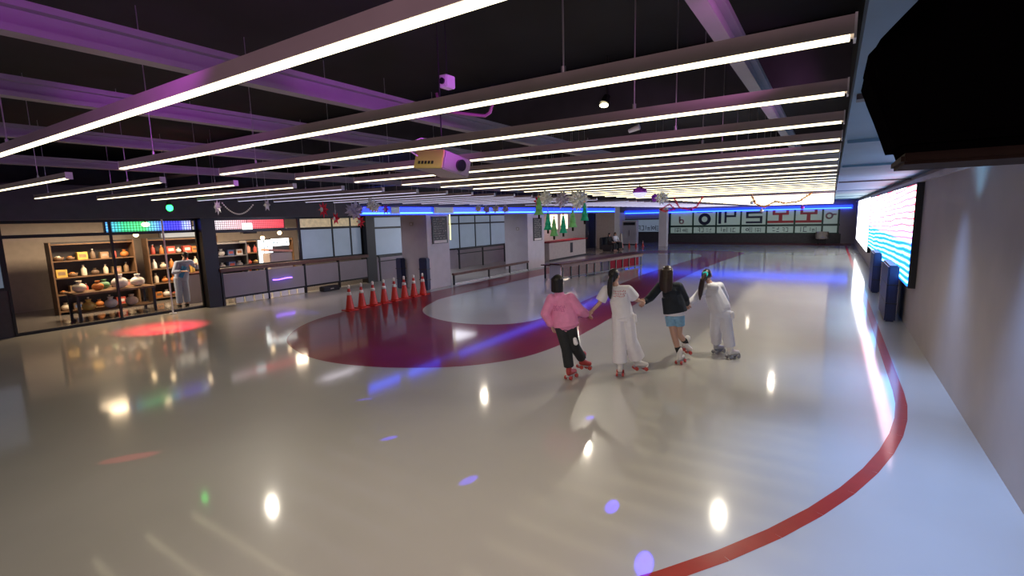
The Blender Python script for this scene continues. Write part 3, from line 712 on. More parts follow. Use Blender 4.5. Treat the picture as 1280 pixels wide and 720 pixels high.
# paper christmas trees
TP = [(-4.11, 7.2, 2.47, 'tree_lime', .15, 'lime paper tree hanging highest at the left of the tree group'),
      (-3.97, 7.25, 2.22, 'tree_emerald', .12, 'emerald paper tree just right of the leftmost lime tree'),
      (-3.83, 7.2, 2.12, 'tree_lime', .12, 'lime paper tree hanging lowest of the tree group'),
      (-3.66, 7.2, 2.17, 'tree_emerald', .11, 'emerald paper tree between two lime trees'),
      (-3.50, 7.22, 2.26, 'tree_lime', .12, 'lime paper tree right of the centre of the group'),
      (-3.42, 7.5, 2.36, 'tree_emerald', .12, 'emerald paper tree at the right end of the group')]
for x, y, z, m, R, lab in TP:
    x, y, z, R = x * .92, y * .92, 2.5 + (z - 2.5) * .92, R * .92
    t = thing('paper_tree', lab, 'decoration', (x, y, z), 0, 'paper trees hung under the snowflakes')
    bm = B()
    for k in range(3):
        lathe(bm, [(R * (1 - .25 * k) * .62, .055 + .08 * k), (R * (.42 - .14 * k) * .6 + .002, .165 + .075 * k)], n=8)
    obj('foliage', bm, m, t)
    bm = B(); cyl(bm, (0, 0, 0), (0, 0, .06), .016, n=8); obj('trunk', bm, 'brown_ply', t)
    bm = B(); star(bm, (0, 0, .335), .022, 5, .01, .008); obj('topper', bm, 'tinsel_orange', t)
    hang(t, .33, z)
bm = B()
pts = []
for i in range(21):
    u = i / 20; x = -8.24 + .87 * u; z = 2.84 - .06 * u - .62 * u * (1 - u) * 1.0
    ball(bm, (x, 4.2, z), .013, 8); pts.append((x, 4.2, z))
tube(bm, pts, .003, 5)
tag(obj('bead_garland', bm, 'white_band'), 'white bead garland sagging in front of the left soffit', 'garland')
def tinsel(lab, p, m, r=.035):
    rnd = random.Random(len(lab)); bm = B(); ps = [Vector(q) for q in p]
    pl = []
    for a, b in zip(ps, ps[1:]):
        for s in range(8): pl.append(a.lerp(b, s / 8))
    pl.append(ps[-1]); tube(bm, pl, r * .35, 6)
    for q in pl:
        for k in range(7):
            d = Vector((rnd.uniform(-1, 1), rnd.uniform(-1, 1), rnd.uniform(-1, 1))).normalized()
            cyl(bm, q, q + d * r * 1.6, r * .25, .001, 4)
    tag(obj('tinsel_garland', bm, m), lab, 'garland', 'tinsel garlands before the far wall')
tinsel('red tinsel garland in loops before the far lettered windows', [(-3.7, 14, 2.92), (-3.55, 14, 2.66), (-3.3, 14, 2.6), (-3.1, 14, 2.66), (-2.95, 14, 2.92)], 'foil_red')
tinsel('red tinsel loop at the left of the red garland', [(-4.1, 14.1, 2.62), (-3.85, 14.1, 2.76), (-3.7, 14.1, 2.62), (-3.95, 14.1, 2.56), (-4.1, 14.1, 2.62)], 'foil_red', .03)
tinsel('orange tinsel garland in two swags before the far windows', [(-1.75, 14, 2.90), (-1.66, 14, 2.70), (-1.45, 14, 2.60), (-1.22, 14, 2.74), (-1.0, 14, 2.68), (-.7, 14, 2.72), (-.45, 14, 2.91)], 'tinsel_orange')
for i, (x, z, m) in enumerate(((-3.2, 2.60, 'foil_violet'), (-1.73, 2.72, 'foil'), (-.62, 2.57, 'foil_violet'), (-1.5, 2.52, 'foil'))):
    t = thing('bauble', ['shiny violet bauble below the red tinsel', 'shiny silver bauble at the left of the orange tinsel', 'shiny violet bauble under the right end of the orange tinsel', 'small silver bauble under the orange tinsel middle'][i], 'bauble', (x, 13.9, z), 0, 'baubles on the tinsel')
    bm = B(); ball(bm, (0, 0, 0), .045, 14); obj('globe', bm, m, t)
    bm = B(); cyl(bm, (0, 0, .04), (0, 0, .06), .012, n=10); obj('cap', bm, 'wire', t); hang(t, .06, z)

# ------------------------------------------------------------------ cafe behind the open shop front
def sign_led(name, lab, loc, half, h, m):
    t = thing(name, lab, 'sign', loc)
    bm = B(); bb(bm, -.08, 0, -half - .04, half + .04, -h / 2 - .03, h / 2 + .03); obj('casing', bm, 'black_plastic', t)
    bm = B(); bb(bm, .001, .012, -half, half, -h / 2, h / 2); obj('dot_matrix', bm, m, t)
sign_led('dot_matrix_sign', 'green and blue dot-matrix sign over the open shop front', (-16.4, 6.3, 2.53), 1.05, .34, 'dots_rgb')
sign_led('dot_matrix_sign', 'red and white dot-matrix sign right of the thick black post', (-16.4, 9.2, 2.50), 1.2, .32, 'dots_red')
t = thing('hanging_lamp', 'small white and pink lamp hanging before the red sign', 'lamp', (-16.3, 9.03, 2.3))
bm = B(); bb(bm, -.08, .08, -.13, .13, 0, .22); obj('shade', bm, 'white_sign', t, bevel=.01)
bm = B(); bb(bm, -.1, .1, -.2, .25, -.12, -.02); obj('tray', bm, 'wall_dark', t)
bm = B(); cyl(bm, (0, 0, .22), (0, 0, .519), .01); obj('stem', bm, 'dark_metal', t)
t = thing('shop_lamp', 'warm round lamp at the top of the white pole', 'lamp', (-15.93, 6.0, 2.55))
bm = B(); ball(bm, (0, 0, 0), (.05, .1, .06), 14); obj('bulb', bm, 'warm_lamp', t)
bm = B(); cyl(bm, (0, 0, .05), (0, 0, .14), .02); obj('holder', bm, 'dark_metal', t)
t = thing('white_pole', 'slim white pole standing at the edge of the open shop front', 'pole', (-15.75, 6.33, 0))
bm = B(); cyl(bm, (0, 0, .02), (.0, 0, 2.68), .022, n=12); obj('shaft', bm, 'white_plastic', t)
bm = B(); cyl(bm, (0, 0, 0), (0, 0, .025), .09, n=18); obj('base', bm, 'white_plastic', t)

for i, (x, y, z, nm) in enumerate(((-17.9, 6.45, 2.25, 'left of two warm globes between the shop shelves'), (-17.9, 6.98, 2.42, 'higher warm globe between the shop shelves'), (-16.7, 9.75, 2.0, 'small added warm globe left of the lilac freezer top'), (-16.7, 10.4, 2.15, 'small added warm globe above the lilac freezer'))):  # the two globes by the freezer are added for their floor glow
    t = thing('globe_lamp', nm, 'lamp', (x, y, z), 0, 'warm globe lamps in the shop')
    bm = B(); ball(bm, (0, 0, 0), .07, 14); obj('globe', bm, 'warm_lamp', t)
    bm = B(); cyl(bm, (0, 0, .06), (0, 0, .1), .03, n=10); obj('cap', bm, 'dark_metal', t)
    bm = B(); cyl(bm, (0, 0, .1), (0, 0, 2.819 - z), .006, n=6); obj('cord', bm, 'dark_metal', t)
def shelf_unit(lab, loc, L, Hh, n, D=.4, m='shelf_wood', back='wall_dark'):
    t = thing('shelf_unit', lab, 'shelf', loc)
    for y in (-L / 2, L / 2):
        bm = B(); bb(bm, -D, 0, y - .02, y + .02, 0, Hh); obj('upright', bm, m, t)
    for k in range(n):
        z = .1 + k * (Hh - .15) / (n - 1)
        bm = B(); bb(bm, -D, 0, -L / 2 + .02, L / 2 - .02, z - .03, z); obj('shelf', bm, m, t)
    bm = B(); bb(bm, -D - .02, -D, -L / 2, L / 2, 0, Hh); obj('back_panel', bm, back, t)
    return [.1 + k * (Hh - .15) / (n - 1) for k in range(n)]
def good(kind, lab, loc, s, mi, grp):
    m = 'goods%d' % mi
    if kind == 'bottle':
        t = thing('bottle', lab, 'bottle', loc, 0, grp)
        bm = B(); lathe(bm, [(.3 * s, 0), (.32 * s, .1 * s), (.32 * s, .9 * s), (.12 * s, 1.2 * s), (.11 * s, 1.4 * s)], n=12); obj('body', bm, m, t)
        bm = B(); lathe(bm, [(.13 * s, 1.4 * s), (.13 * s, 1.5 * s)], n=12); obj('cap', bm, 'white_band', t)
    elif kind == 'box':
        bm = B(); bb(bm, -.45 * s, .45 * s, -.6 * s, .6 * s, 0, 1.1 * s); bmesh.ops.bevel(bm, geom=bm.edges[:], offset=.02 * s, segments=1, affect='EDGES')
        bb(bm, .45 * s, .47 * s, -.4 * s, .4 * s, .35 * s, .8 * s, 1)
        o = obj('carton', bm, [m, 'goods%d' % ((mi + 4) % 10)], loc=loc); tag(o, lab, 'box', grp)
    elif kind == 'basket':
        s *= .78
        t = thing('basket', lab, 'basket', loc, 0, grp)
        bm = B(); lathe(bm, [(.55 * s, 0), (.75 * s, .6 * s), (.68 * s, .6 * s), (.5 * s, .08 * s)], n=14); obj('bowl', bm, 'shelf_wood', t)
        bm = B(); rnd = random.Random(mi)
        for k in range(9): ball(bm, (.35 * s * math.cos(k * 2.4) * (k % 3) / 2, .35 * s * math.sin(k * 2.4) * (k % 3) / 2, (.5 + .12 * (k % 2)) * s), .2 * s, 8)
        obj('contents', bm, m, t)
    else:
        bm = B(); ball(bm, (0, 0, .42 * s), (.42 * s, .55 * s, .42 * s), 12); cyl(bm, (0, 0, .75 * s), (0, 0, 1.05 * s), .12 * s, .25 * s, 10)
        o = obj('snack_bag', bm, m, loc=loc); tag(o, lab, 'bag', grp)
COLN = ['orange', 'yellow', 'red', 'cream', 'dark brown', 'brown', 'white', 'green', 'blue', 'salmon']
KN = {'bottle': 'bottle', 'box': 'carton', 'basket': 'basket of goods', 'bag': 'tied bag'}
def stock(unit, loc, L, zs, seed, palette, kinds, grp):
    rnd = random.Random(seed)
    names = {0: 'bottom', len(zs) - 2: 'second highest', len(zs) - 1: 'top'}
    for k, z in enumerate(zs[:-1]):
        n = max(3, int(L / .27))
        for j in range(n):
            kd = rnd.choice(kinds); mi = rnd.choice(palette); s = rnd.uniform(.17, .23)
            y = loc[1] - L / 2 + .2 + j * (L - .4) / (n - 1)
            good(kd, '%s %s on the %s, %s shelf up, %s from the left' % (COLN[mi], KN[kd], unit, nth(k + 1), nth(j + 1)), (loc[0] - .2, y, loc[2] + z + .001), s, mi, grp)
L1 = (-18.6, 5.6, 0); zs = shelf_unit('dark wooden goods shelf deep in the open shop, left', L1, 2.0, 2.1, 5)
stock('left shop shelf', L1, 2.0, zs, 1, [0, 1, 4, 5, 3, 2], ['box', 'bag', 'basket', 'bottle'], 'goods on the left shop shelf')
L2 = (-18.9, 8.2, 0); zs = shelf_unit('wooden goods shelf behind the uniformed person', L2, 2.2, 2.1, 5)
stock('middle shop shelf', L2, 2.2, zs, 2, [0, 1, 2, 3, 0, 6], ['box', 'bag', 'basket', 'bottle'], 'goods on the middle shop shelf')
L3 = (-17.6, 9.0, 0); zs = shelf_unit('steel shelf of goods seen above the low partition, left', L3, 1.3, 1.9, 5, m='shelf_steel')
stock('steel shop shelf', L3, 1.3, zs, 3, [6, 4, 8, 6, 3], ['box', 'bottle', 'bag'], 'goods on the steel shelf')
L4 = (-18.4, 10.9, 0); zs = shelf_unit('brown goods shelf seen above the low partition, right', L4, 2.2, 1.9, 5)
stock('right shop shelf', L4, 2.2, zs, 4, [2, 5, 9, 3, 7, 1], ['box', 'bottle', 'bag', 'basket'], 'goods on the right shop shelf')
# lit sign, sloped chest, small cabinet
t = thing('lit_menu_sign', 'bright white lit sign of blocks above the low partition', 'sign', (-17.25, 10.3, .95))
bm = B(); bb(bm, 0, .06, -.42, -.25, 0, .95); bb(bm, 0, .06, -.18, .08, 0, .95); bb(bm, 0, .06, .08, .75, .72, .98); n = len(bm.faces); strokes(bm, (.064, -.05, .5), .2, .8, 6, 'x', 12); strokes(bm, (.064, .42, .85), .6, .18, 1, 'x', 13)
for k, f in enumerate(bm.faces): f.material_index = int(k >= n)
obj('light_panel', bm, ['white_sign', 'glyph_navy'], t)
bm = B(); bb(bm, -.05, -.005, -.45, .78, -.93, .98); obj('stand', bm, 'wall_dark', t)
t = thing('chest_freezer', 'lilac chest freezer with sloped pink lid beyond the low partition', 'freezer', (-16.75, 10.2, 0))
bm = B(); bb(bm, -.25, .25, -.35, .5, 0, 1.45); obj('body', bm, 'mauve_body', t, bevel=.03)
bm = B(); box(bm, (0, .07, 1.53), (.54, .9, .08), Euler((-.1, 0, 0)).to_matrix()); obj('lid', bm, 'goods9', t, bevel=.015)
# table with pale bags
t = thing('display_table', 'dark display table with pale bags inside the open shop', 'table', (-17.2, 5.45, 0))
bm = B(); bb(bm, -.4, .4, -.95, .95, .70, .76); obj('tabletop', bm, 'shelf_wood', t, bevel=.01)
for x, y in ((-.34, -.88), (.34, -.88), (-.34, .88), (.34, .88)):
    bm = B(); bb(bm, x - .03, x + .03, y - .03, y + .03, 0, .7); obj('leg', bm, 'black_metal', t)
bm = B(); bb(bm, -.36, .36, -.88, .88, .2, .23); obj('lower_shelf', bm, 'shelf_wood', t)
for i, (x, y, s, mi) in enumerate(((.1, -.75, .3, 3), (.12, -.35, .26, 0), (.15, .15, .38, 6), (.1, .6, .34, 6), (-.2, -.1, .25, 7))):
    good('bag', '%s bag on the dark display table, %s from the left' % (COLN[mi] + (' bulging' if s > .33 else ''), nth(i + 1)), (-17.2 + x, 5.45 + y, .761), s, mi, 'bags on the display table')
for i, (y, s, mi) in enumerate(((-.6, .3, 1), (-.1, .3, 6), (.4, .3, 3))):
    good('bag', '%s bag on the lower shelf of the display table, %s from the left' % (COLN[mi], nth(i + 1)), (-17.1, 5.45 + y, .231), s, mi, 'bags under the display table')
t = thing('cash_desk', 'grey-brown desk behind the uniformed person at the shop front', 'desk', (-16.75, 7.85 - .75, 0))
t.location = (-17.5, 7.75, 0)
bm = B(); bb(bm, -.3, .3, -.45, .45, 0, .92); obj('body', bm, 'wall_mauve', t)
bm = B(); bb(bm, -.34, .34, -.5, .5, .92, .97); obj('desktop', bm, 'bench_wood', t, bevel=.01)
for i, (kd, y, s, mi) in enumerate((('basket', -.28, .2, 0), ('bottle', .0, .2, 1), ('basket', .28, .2, 2))):
    good(kd, '%s %s on the desk at the shop front' % (COLN[mi], KN[kd]), (-17.5, 7.75 + y, .971), s, mi, 'goods on the desk')
t = thing('shop_screen', 'pale blue lit picture screen high in the open shop', 'screen', (-19.4, 8.4, 1.75))
bm = B(); bb(bm, 0, .06, -.75, .75, 0, .75); obj('casing', bm, 'black_plastic', t)
bm = B(); bb(bm, .061, .07, -.7, .7, .05, .7); obj('display', bm, 'frost', t)
bm = B(); bb(bm, -1.09, 0, -.05, .05, .3, .4); obj('wall_arm', bm, 'dark_metal', t)

# ------------------------------------------------------------------ people
def hullcap(bm, p0, r0, p1, r1, squash=None, n=10, flat=False):
    p0, p1 = Vector(p0), Vector(p1); t = bmesh.new()
    if flat:
        d = (p1 - p0); ax = d.normalized(); a = ax.orthogonal().normalized(); b = ax.cross(a)
        for p, r in ((p0, r0), (p1, r1)):
            for k in range(20): t.verts.new(p + r * (a * math.cos(k * PI / 10) + b * math.sin(k * PI / 10)))
    else:
        for p, r in ((p0, r0), (p1, r1)):
            bmesh.ops.create_uvsphere(t, u_segments=n, v_segments=8, radius=r, matrix=Matrix.Translation(p))
        bmesh.ops.delete(t, geom=t.faces[:], context='FACES_KEEP_BOUNDARY') if False else None
    vs = [v.co.copy() for v in t.verts]; t.free()
    if squash:
        ax, f = squash; ax = Vector(ax).normalized(); mid = (p0 + p1) / 2
        vs = [v - ax * ((v - mid).dot(ax)) * (1 - f) for v in vs]
    nv = [bm.verts.new(v) for v in vs]
    r = bmesh.ops.convex_hull(bm, input=nv)
    junk = [g for g in r['geom_interior'] if isinstance(g, bmesh.types.BMVert)] + [g for g in r['geom_unused'] if isinstance(g, bmesh.types.BMVert)]
    bmesh.ops.delete(bm, geom=list(set(junk)), context='VERTS')
def fused(name, bm, m, voxel, parent=None, smooth=2):
    """one continuous surface grown over overlapping solids"""
    me = bpy.data.meshes.new(name); bmesh.ops.recalc_face_normals(bm, faces=bm.faces[:]); bm.to_mesh(me); bm.free()
    o = bpy.data.objects.new(name, me); COL.objects.link(o)
    md = o.modifiers.new('r', 'REMESH'); md.mode = 'VOXEL'; md.voxel_size = voxel; md.use_smooth_shade = True
    if smooth:
        sm = o.modifiers.new('s', 'SMOOTH'); sm.factor = .5; sm.iterations = smooth
    dg = bpy.context.evaluated_depsgraph_get(); dg.update()
    nm = bpy.data.meshes.new_from_object(o.evaluated_get(dg)); o.modifiers.clear(); o.data = nm; bpy.data.meshes.remove(me)
    nm.materials.clear(); nm.materials.append(M[m]); nm.name = name
    for p in nm.polygons: p.use_smooth = True
    if parent: o.parent = parent
    return o
def hand(bm, wrist, d, palm_n, s=1.):
    """palm, four fingers and thumb; d = finger direction, palm_n = palm normal, curled towards palm_n"""
    d = Vector(d).normalized(); pn = Vector(palm_n); pn = (pn - d * pn.dot(d)).normalized(); side = d.cross(pn)
    w = Vector(wrist)
    for q in (-.5, .5):
        hullcap(bm, w + side * .012 * q, .02 * s, w + d * .075 * s + side * .036 * q * 1.6 * s, .014 * s)
    hullcap(bm, w + d * .02, .02 * s, w + d * .075 * s, .019 * s)
    for k, L in enumerate((.066, .076, .07, .054)):
        b = w + d * .08 * s + side * (-.030 + .020 * k) * s
        m1 = b + (d * .8 + pn * .35) * L * .5 * s; e = m1 + (d * .35 + pn * .9) * L * .45 * s
        hullcap(bm, b, .0092 * s, m1, .0088 * s, n=8); hullcap(bm, m1, .0088 * s, e, .0078 * s, n=8)
    b = w + d * .025 * s - side * .026 * s; m1 = b + (d * .6 - side * .65 + pn * .3).normalized() * .042 * s
    hullcap(bm, b, .012 * s, m1, .0105 * s, n=8); hullcap(bm, m1, .0105 * s, m1 + (d * .85 + pn * .4).normalized() * .034 * s, .0085 * s, n=8)
def head(bm, c, up, fwd, s=1.):
    c = Vector(c); up = Vector(up).normalized(); fwd = Vector(fwd); fwd = (fwd - up * fwd.dot(up)).normalized(); rt = fwd.cross(up)
    rot = Matrix((rt, fwd, up)).transposed()
    ball(bm, c + up * .02 * s, (.074 * s, .092 * s, .098 * s), 18, rot)
    ball(bm, c - up * .045 * s + fwd * .02 * s, (.058 * s, .068 * s, .075 * s), 16, rot)
    ball(bm, c - up * .095 * s + fwd * .062 * s, (.024 * s, .02 * s, .018 * s), 10, rot)         # chin
    hullcap(bm, c + fwd * .088 * s + up * .012 * s, .009 * s, c + fwd * .104 * s - up * .028 * s, .013 * s, n=8)   # nose
    hullcap(bm, c + fwd * .082 * s - up * .056 * s - rt * .018, .008 * s, c + fwd * .082 * s - up * .056 * s + rt * .018, .008 * s, n=8)  # lips
    hullcap(bm, c + fwd * .084 * s + up * .03 * s - rt * .035, .008 * s, c + fwd * .084 * s + up * .03 * s + rt * .035, .008 * s, n=8)   # brow
    for q in (-1, 1): ball(bm, c + rt * .074 * s * q - fwd * .008 * s - up * .012 * s, (.013 * s, .024 * s, .034 * s), 10, rot)
    return rt, fwd, up
def eyes(c, rt, fwd, up, parent, s=1.):
    c = Vector(c)
    for q in (-1, 1):
        bm = B(); ball(bm, c + rt * .03 * q * s + fwd * .083 * s + up * .006 * s, .011 * s, 10); obj('eye', bm, 'eye_dark', parent)
def skate(name, ankle, fwd, parent, boot, wheel, pitch=0., floor_z=.0):
    """boot with cuff, plate, four wheels and toe stop; built upright, the wheels under the ankle"""
    a = Vector(ankle); f = Vector(fwd); f.z = 0; f.normalize(); rt = f.cross(Vector((0, 0, 1)))
    rot = Matrix((rt, f, Vector((0, 0, 1)))).transposed() @ Euler((pitch, 0, 0)).to_matrix()
    P = lambda x, y, z: a + rot @ Vector((x, y, z))
    b = B()
    hullcap(b, P(0, -.01, .09), .05, P(0, -.015, -.02), .045); hullcap(b, P(0, -.02, -.02), .045, P(0, .10, -.05), .038); hullcap(b, P(0, .10, -.05), .038, P(0, .155, -.055), .034)
    hullcap(b, P(0, -.02, -.05), .040, P(0, .15, -.06), .034)
    o = fused(name, b, boot, .009, parent)
    b = B(); box(b, P(0, .05, -.098), (.055, .22, .014), rot); obj('sole_plate', b, 'skate_grey', o)
    for yy in (-.03, .135):
        b = B(); cyl(b, P(-.03, yy, -.115), P(.03, yy, -.115), .012, n=8); box(b, P(0, yy, -.105), (.03, .04, .02), rot); obj('truck', b, 'wheel_grey', o)
        for xx in (-.045, .045):
            b = B(); cyl(b, P(xx - .016, yy, -.12), P(xx + .016, yy, -.12), .029, n=16); obj('wheel', b, wheel, o)
    b = B(); cyl(b, P(0, .185, -.085), P(0, .2, -.115), .018, .022, 10); obj('toe_stop', b, 'wheel_grey', o)
    b = B()
    for zz in (-.02, .015, .05): box(b, P(0, .05 - .2 * (zz + .02), zz), (.05, .008, .008), rot)
    obj('laces', b, 'white_band', o)
    return o
def V(*a): return Vector(a)
def leg(bm, h, k, a, r=(.078, .052, .036)):
    hullcap(bm, h, r[0], k, r[1]); hullcap(bm, k, r[1] * .98, Vector(k).lerp(Vector(a), .35), r[1] * .98); hullcap(bm, Vector(k).lerp(Vector(a), .35), r[1] * .98, a, r[2])
def arm(bm, s, e, w, r=(.042, .034, .024)):
    hullcap(bm, s, r[0], e, r[1]); hullcap(bm, e, r[1], w, r[2])
def torso(bm, sL, sR, chest, hip, neck, hd, back, r=.115, sq=.68):
    hullcap(bm, chest, r, hip, r * 1.02, (back, sq)); up = (Vector(sL) + Vector(sR)) / 2
    hullcap(bm, sL, .055, sR, .055); hullcap(bm, up, .07, chest, r, (back, sq)); hullcap(bm, up + (Vector(neck) - up) * .2, .05, hd, .045)
def lift(p0, p1, t): return Vector(p0).lerp(Vector(p1), t)
def on_surface(o, origin, direction):
    bmx = bmesh.new(); bmx.from_mesh(o.data); bv = BVHTree.FromBMesh(bmx); h = bv.ray_cast(Vector(origin), Vector(direction).normalized()); bmx.free(); return h
def patch(o, centre, vdir, up, rows, name, m, w, hgt, parent, seed=1):
    """printed marks lying on a garment: short strokes placed on its surface"""
    bmx = bmesh.new(); bmx.from_mesh(o.data); bv = BVHTree.FromBMesh(bmx); bmx.free()
    d = Vector(vdir).normalized(); rt = d.cross(Vector(up)).normalized(); u2 = rt.cross(d); rnd = random.Random(seed); b = B()
    for r in range(rows):
        x = -w / 2
        while x < w / 2:
            sx, sz = (.022, .008) if rnd.random() < .5 else (.008, .024)
            p = Vector(centre) + rt * x + u2 * (hgt * (.5 - (r + .5) / rows) + rnd.uniform(-.006, .006)) - d * .5
            h = bv.ray_cast(p, d)
            if h[0]:
                n = h[1]; a = rt - n * rt.dot(n); a.normalize(); c = n.cross(a)
                box(b, h[0] + n * .001, (sx, sz, .004), Matrix((a, c, n)).transposed())
            x += .018 + rnd.random() * .012
    obj(name, b, m, parent)

def person_root(lab, p, grp=None):
    return thing('person', lab, 'person', p, 0, grp)
def local(root, pts): return {k: Vector(v) - root.location for k, v in pts.items()}
def finish(root): pass

SK = 'four skaters holding hands in a line'
# --- person in pink jacket
r0 = person_root('person in a pink jacket and black trousers skating, leftmost of the four', (-3.27, 6.60, 0), SK)
J = local(r0, dict(headtop=(-3.433, 6.523, 1.623), head=(-3.424, 6.535, 1.515), neck=(-3.404, 6.538, 1.37), chest=(-3.373, 6.56, 1.13), hip=(-3.311, 6.584, .82), sL=(-3.51, 6.485, 1.265), eL=(-3.575, 6.45, 1.03), wL=(-3.53, 6.52, .83), sR=(-3.25, 6.612, 1.275), eR=(-3.135, 6.68, 1.08), wR=(-3.065, 6.80, 1.0), hL=(-3.385, 6.556, .80), kL=(-3.31, 6.585, .47), aL=(-3.275, 6.603, .152), hR=(-3.25, 6.605, .80), kR=(-3.215, 6.68, .50), aR=(-3.20, 6.93, .24)))
fw, bk = V(-.2, .96, -.05), V(-.2, .96, 0)
bm = B(); hd = head(bm, J['head'], J['headtop'] - J['neck'], fw)
torso(bm, J['sL'], J['sR'], J['chest'], J['hip'], J['neck'], J['head'] - V(0, 0, .05), bk)
arm(bm, J['sL'], J['eL'], J['wL']); arm(bm, J['sR'], J['eR'], J['wR'])
hand(bm, J['wL'], J['wL'] - J['eL'], V(.8, .3, 0)); hand(bm, J['wR'], V(.1, .5, -.2), V(0, 0, -1))
leg(bm, J['hL'], J['kL'], J['aL']); leg(bm, J['hR'], J['kR'], J['aR'])
body = fused('body', bm, 'skin', .006, r0); eyes(J['head'], *hd, r0)
bm = B(); c = J['head']; ball(bm, c + V(.005, -.015, .03), (.088, .098, .092), 16)
for k in range(9):
    a = PI * (1.02 + .98 * k / 8) - .2; q = V(math.cos(a) * .074, math.sin(a) * .078 - .005, 0)
    hullcap(bm, c + q + V(0, 0, .05), .026, c + q * 1.08 + V(0, 0, -.13), .020)
fused('hair', bm, 'hair_black', .007, r0)
bm = B(); hullcap(bm, J['chest'] + V(0, 0, .06), .165, J['hip'] + V(.0, 0, .03), .20, (bk, .72), flat=True); hullcap(bm, J['chest'] + V(0, 0, .05), .155, J['hip'] + V(-.01, 0, .12), .2, (bk, .75))
hullcap(bm, J['sL'] + V(.02, 0, -.02), .075, J['sR'] + V(-.02, 0, -.02), .075); hullcap(bm, (J['sL'] + J['sR']) / 2, .09, J['chest'], .165, (bk, .75))
for s_, e_, w_, kx in ((J['sL'], J['eL'], J['wL'], -.03), (J['sR'], J['eR'], J['wR'], .0)):
    hullcap(bm, s_, .078, e_ + V(kx * .5, 0, 0), .085); hullcap(bm, e_ + V(kx * .5, 0, 0), .085, lift(e_, w_, .75), .066); hullcap(bm, lift(e_, w_, .75), .05, lift(e_, w_, .92), .04, flat=True)
hullcap(bm, J['neck'] + V(0, 0, -.05), .075, J['neck'] + V(0, 0, .0), .065, flat=True)
jk = fused('jacket', bm, 'pink_cloth', .009, r0, 3)
patch(jk, J['chest'] + V(-.01, 0, .0), bk, V(0, 0, 1), 4, 'back_print', 'pink_print', .17, .09, jk, 4)
bm = B(); hullcap(bm, J['hip'] + V(0, 0, -.03), .13, J['hip'] + V(.0, 0, .06), .12, (bk, .8), flat=True)
for h_, k_, a_ in ((J['hL'], J['kL'], J['aL']), (J['hR'], J['kR'], J['aR'])):
    hullcap(bm, h_, .098, k_, .082); hullcap(bm, k_, .082, lift(k_, a_, .85), .078, flat=True); hullcap(bm, k_, .08, lift(k_, a_, .6), .076)
fused('trousers', bm, 'black_cloth', .009, r0, 3)
bm = B(); hullcap(bm, J['hR'] + V(.095, -.05, -.14), .03, J['hR'] + V(.11, -.05, -.2), .035); fused('waist_pouch', bm, 'white_cloth', .007, r0)
skate('roller_skate', J['aL'], V(.1, .95, 0), r0, 'skate_red', 'wheel_red'); skate('roller_skate', J['aR'], V(.45, .8, 0), r0, 'skate_red', 'wheel_red', pitch=-.25)

# --- person in white
r1 = person_root('person in white shirt and wide white trousers skating, second from left', (-2.64, 7.12, 0), SK)
J = local(r1, dict(headtop=(-2.753, 7.083, 1.688), head=(-2.75, 7.09, 1.578), neck=(-2.729, 7.092, 1.44), chest=(-2.672, 7.113, 1.22), hip=(-2.614, 7.134, .97), sL=(-2.855, 7.041, 1.365), eL=(-2.95, 7.0, 1.15), wL=(-3.045, 6.925, 1.03), sR=(-2.55, 7.158, 1.37), eR=(-2.475, 7.30, 1.20), wR=(-2.475, 7.52, 1.14), hL=(-2.68, 7.113, .96), kL=(-2.668, 7.12, .55), aL=(-2.653, 7.12, .152), hR=(-2.55, 7.159, .96), kR=(-2.52, 7.22, .57), aR=(-2.46, 7.40, .20)))
fw, bk = V(.12, .98, -.05), V(-.25, .96, 0)
bm = B(); hd = head(bm, J['head'], J['headtop'] - J['neck'], V(-.05, 1, -.05))
torso(bm, J['sL'], J['sR'], J['chest'], J['hip'], J['neck'], J['head'] - V(0, 0, .05), bk)
arm(bm, J['sL'], J['eL'], J['wL']); arm(bm, J['sR'], J['eR'], J['wR'])
hand(bm, J['wL'], V(-.15, -.6, -.3), V(0, 0, 1)); hand(bm, J['wR'], V(0, 1, -.2), V(.3, 0, 1))
leg(bm, J['hL'], J['kL'], J['aL']); leg(bm, J['hR'], J['kR'], J['aR'])
fused('body', bm, 'skin', .006, r1); eyes(J['head'], *hd, r1)
bm = B(); c = J['head']; ball(bm, c + V(.0, -.012, .028), (.084, .098, .092), 16); hullcap(bm, c + V(0, -.05, .0), .06, c + V(0, -.05, -.05), .045)
fused('hair', bm, 'hair_black', .007, r1)
bm = B(); pt = [c + V(.0, -.1, .0), c + V(-.005, -.135, -.06), c + V(-.01, -.14, -.16), c + V(-.015, -.13, -.26), c + V(-.01, -.125, -.33)]
for (a, ra), (b_, rb) in zip(zip(pt, (.032, .04, .042, .034, .014)), list(zip(pt, (.032, .04, .042, .034, .014)))[1:]): hullcap(bm, a, ra, b_, rb)
fused('ponytail', bm, 'hair_black', .007, r1)
bm = B(); hullcap(bm, J['chest'], .15, J['hip'] + V(0, 0, -.03), .155, (bk, .78), flat=True); hullcap(bm, J['chest'] + V(0, 0, .04), .145, J['hip'] + V(0, 0, .07), .145, (bk, .78))
hullcap(bm, J['sL'], .07, J['sR'], .07); hullcap(bm, (J['sL'] + J['sR']) / 2, .08, J['chest'] + V(0, 0, .04), .148, (bk, .8))
for s_, e_ in ((J['sL'], J['eL']), (J['sR'], J['eR'])): hullcap(bm, s_, .075, lift(s_, e_, .8), .085, flat=True); hullcap(bm, s_, .072, lift(s_, e_, .35), .072)
hullcap(bm, J['neck'] + V(0, 0, -.05), .07, J['neck'] + V(0, 0, -.015), .06, flat=True)
ts = fused('shirt', bm, 'white_cloth', .009, r1, 2)
patch(ts, J['chest'] + V(.02, 0, .1), bk, V(0, 0, 1), 3, 'back_print', 'red_print', .17, .11, ts, 9)
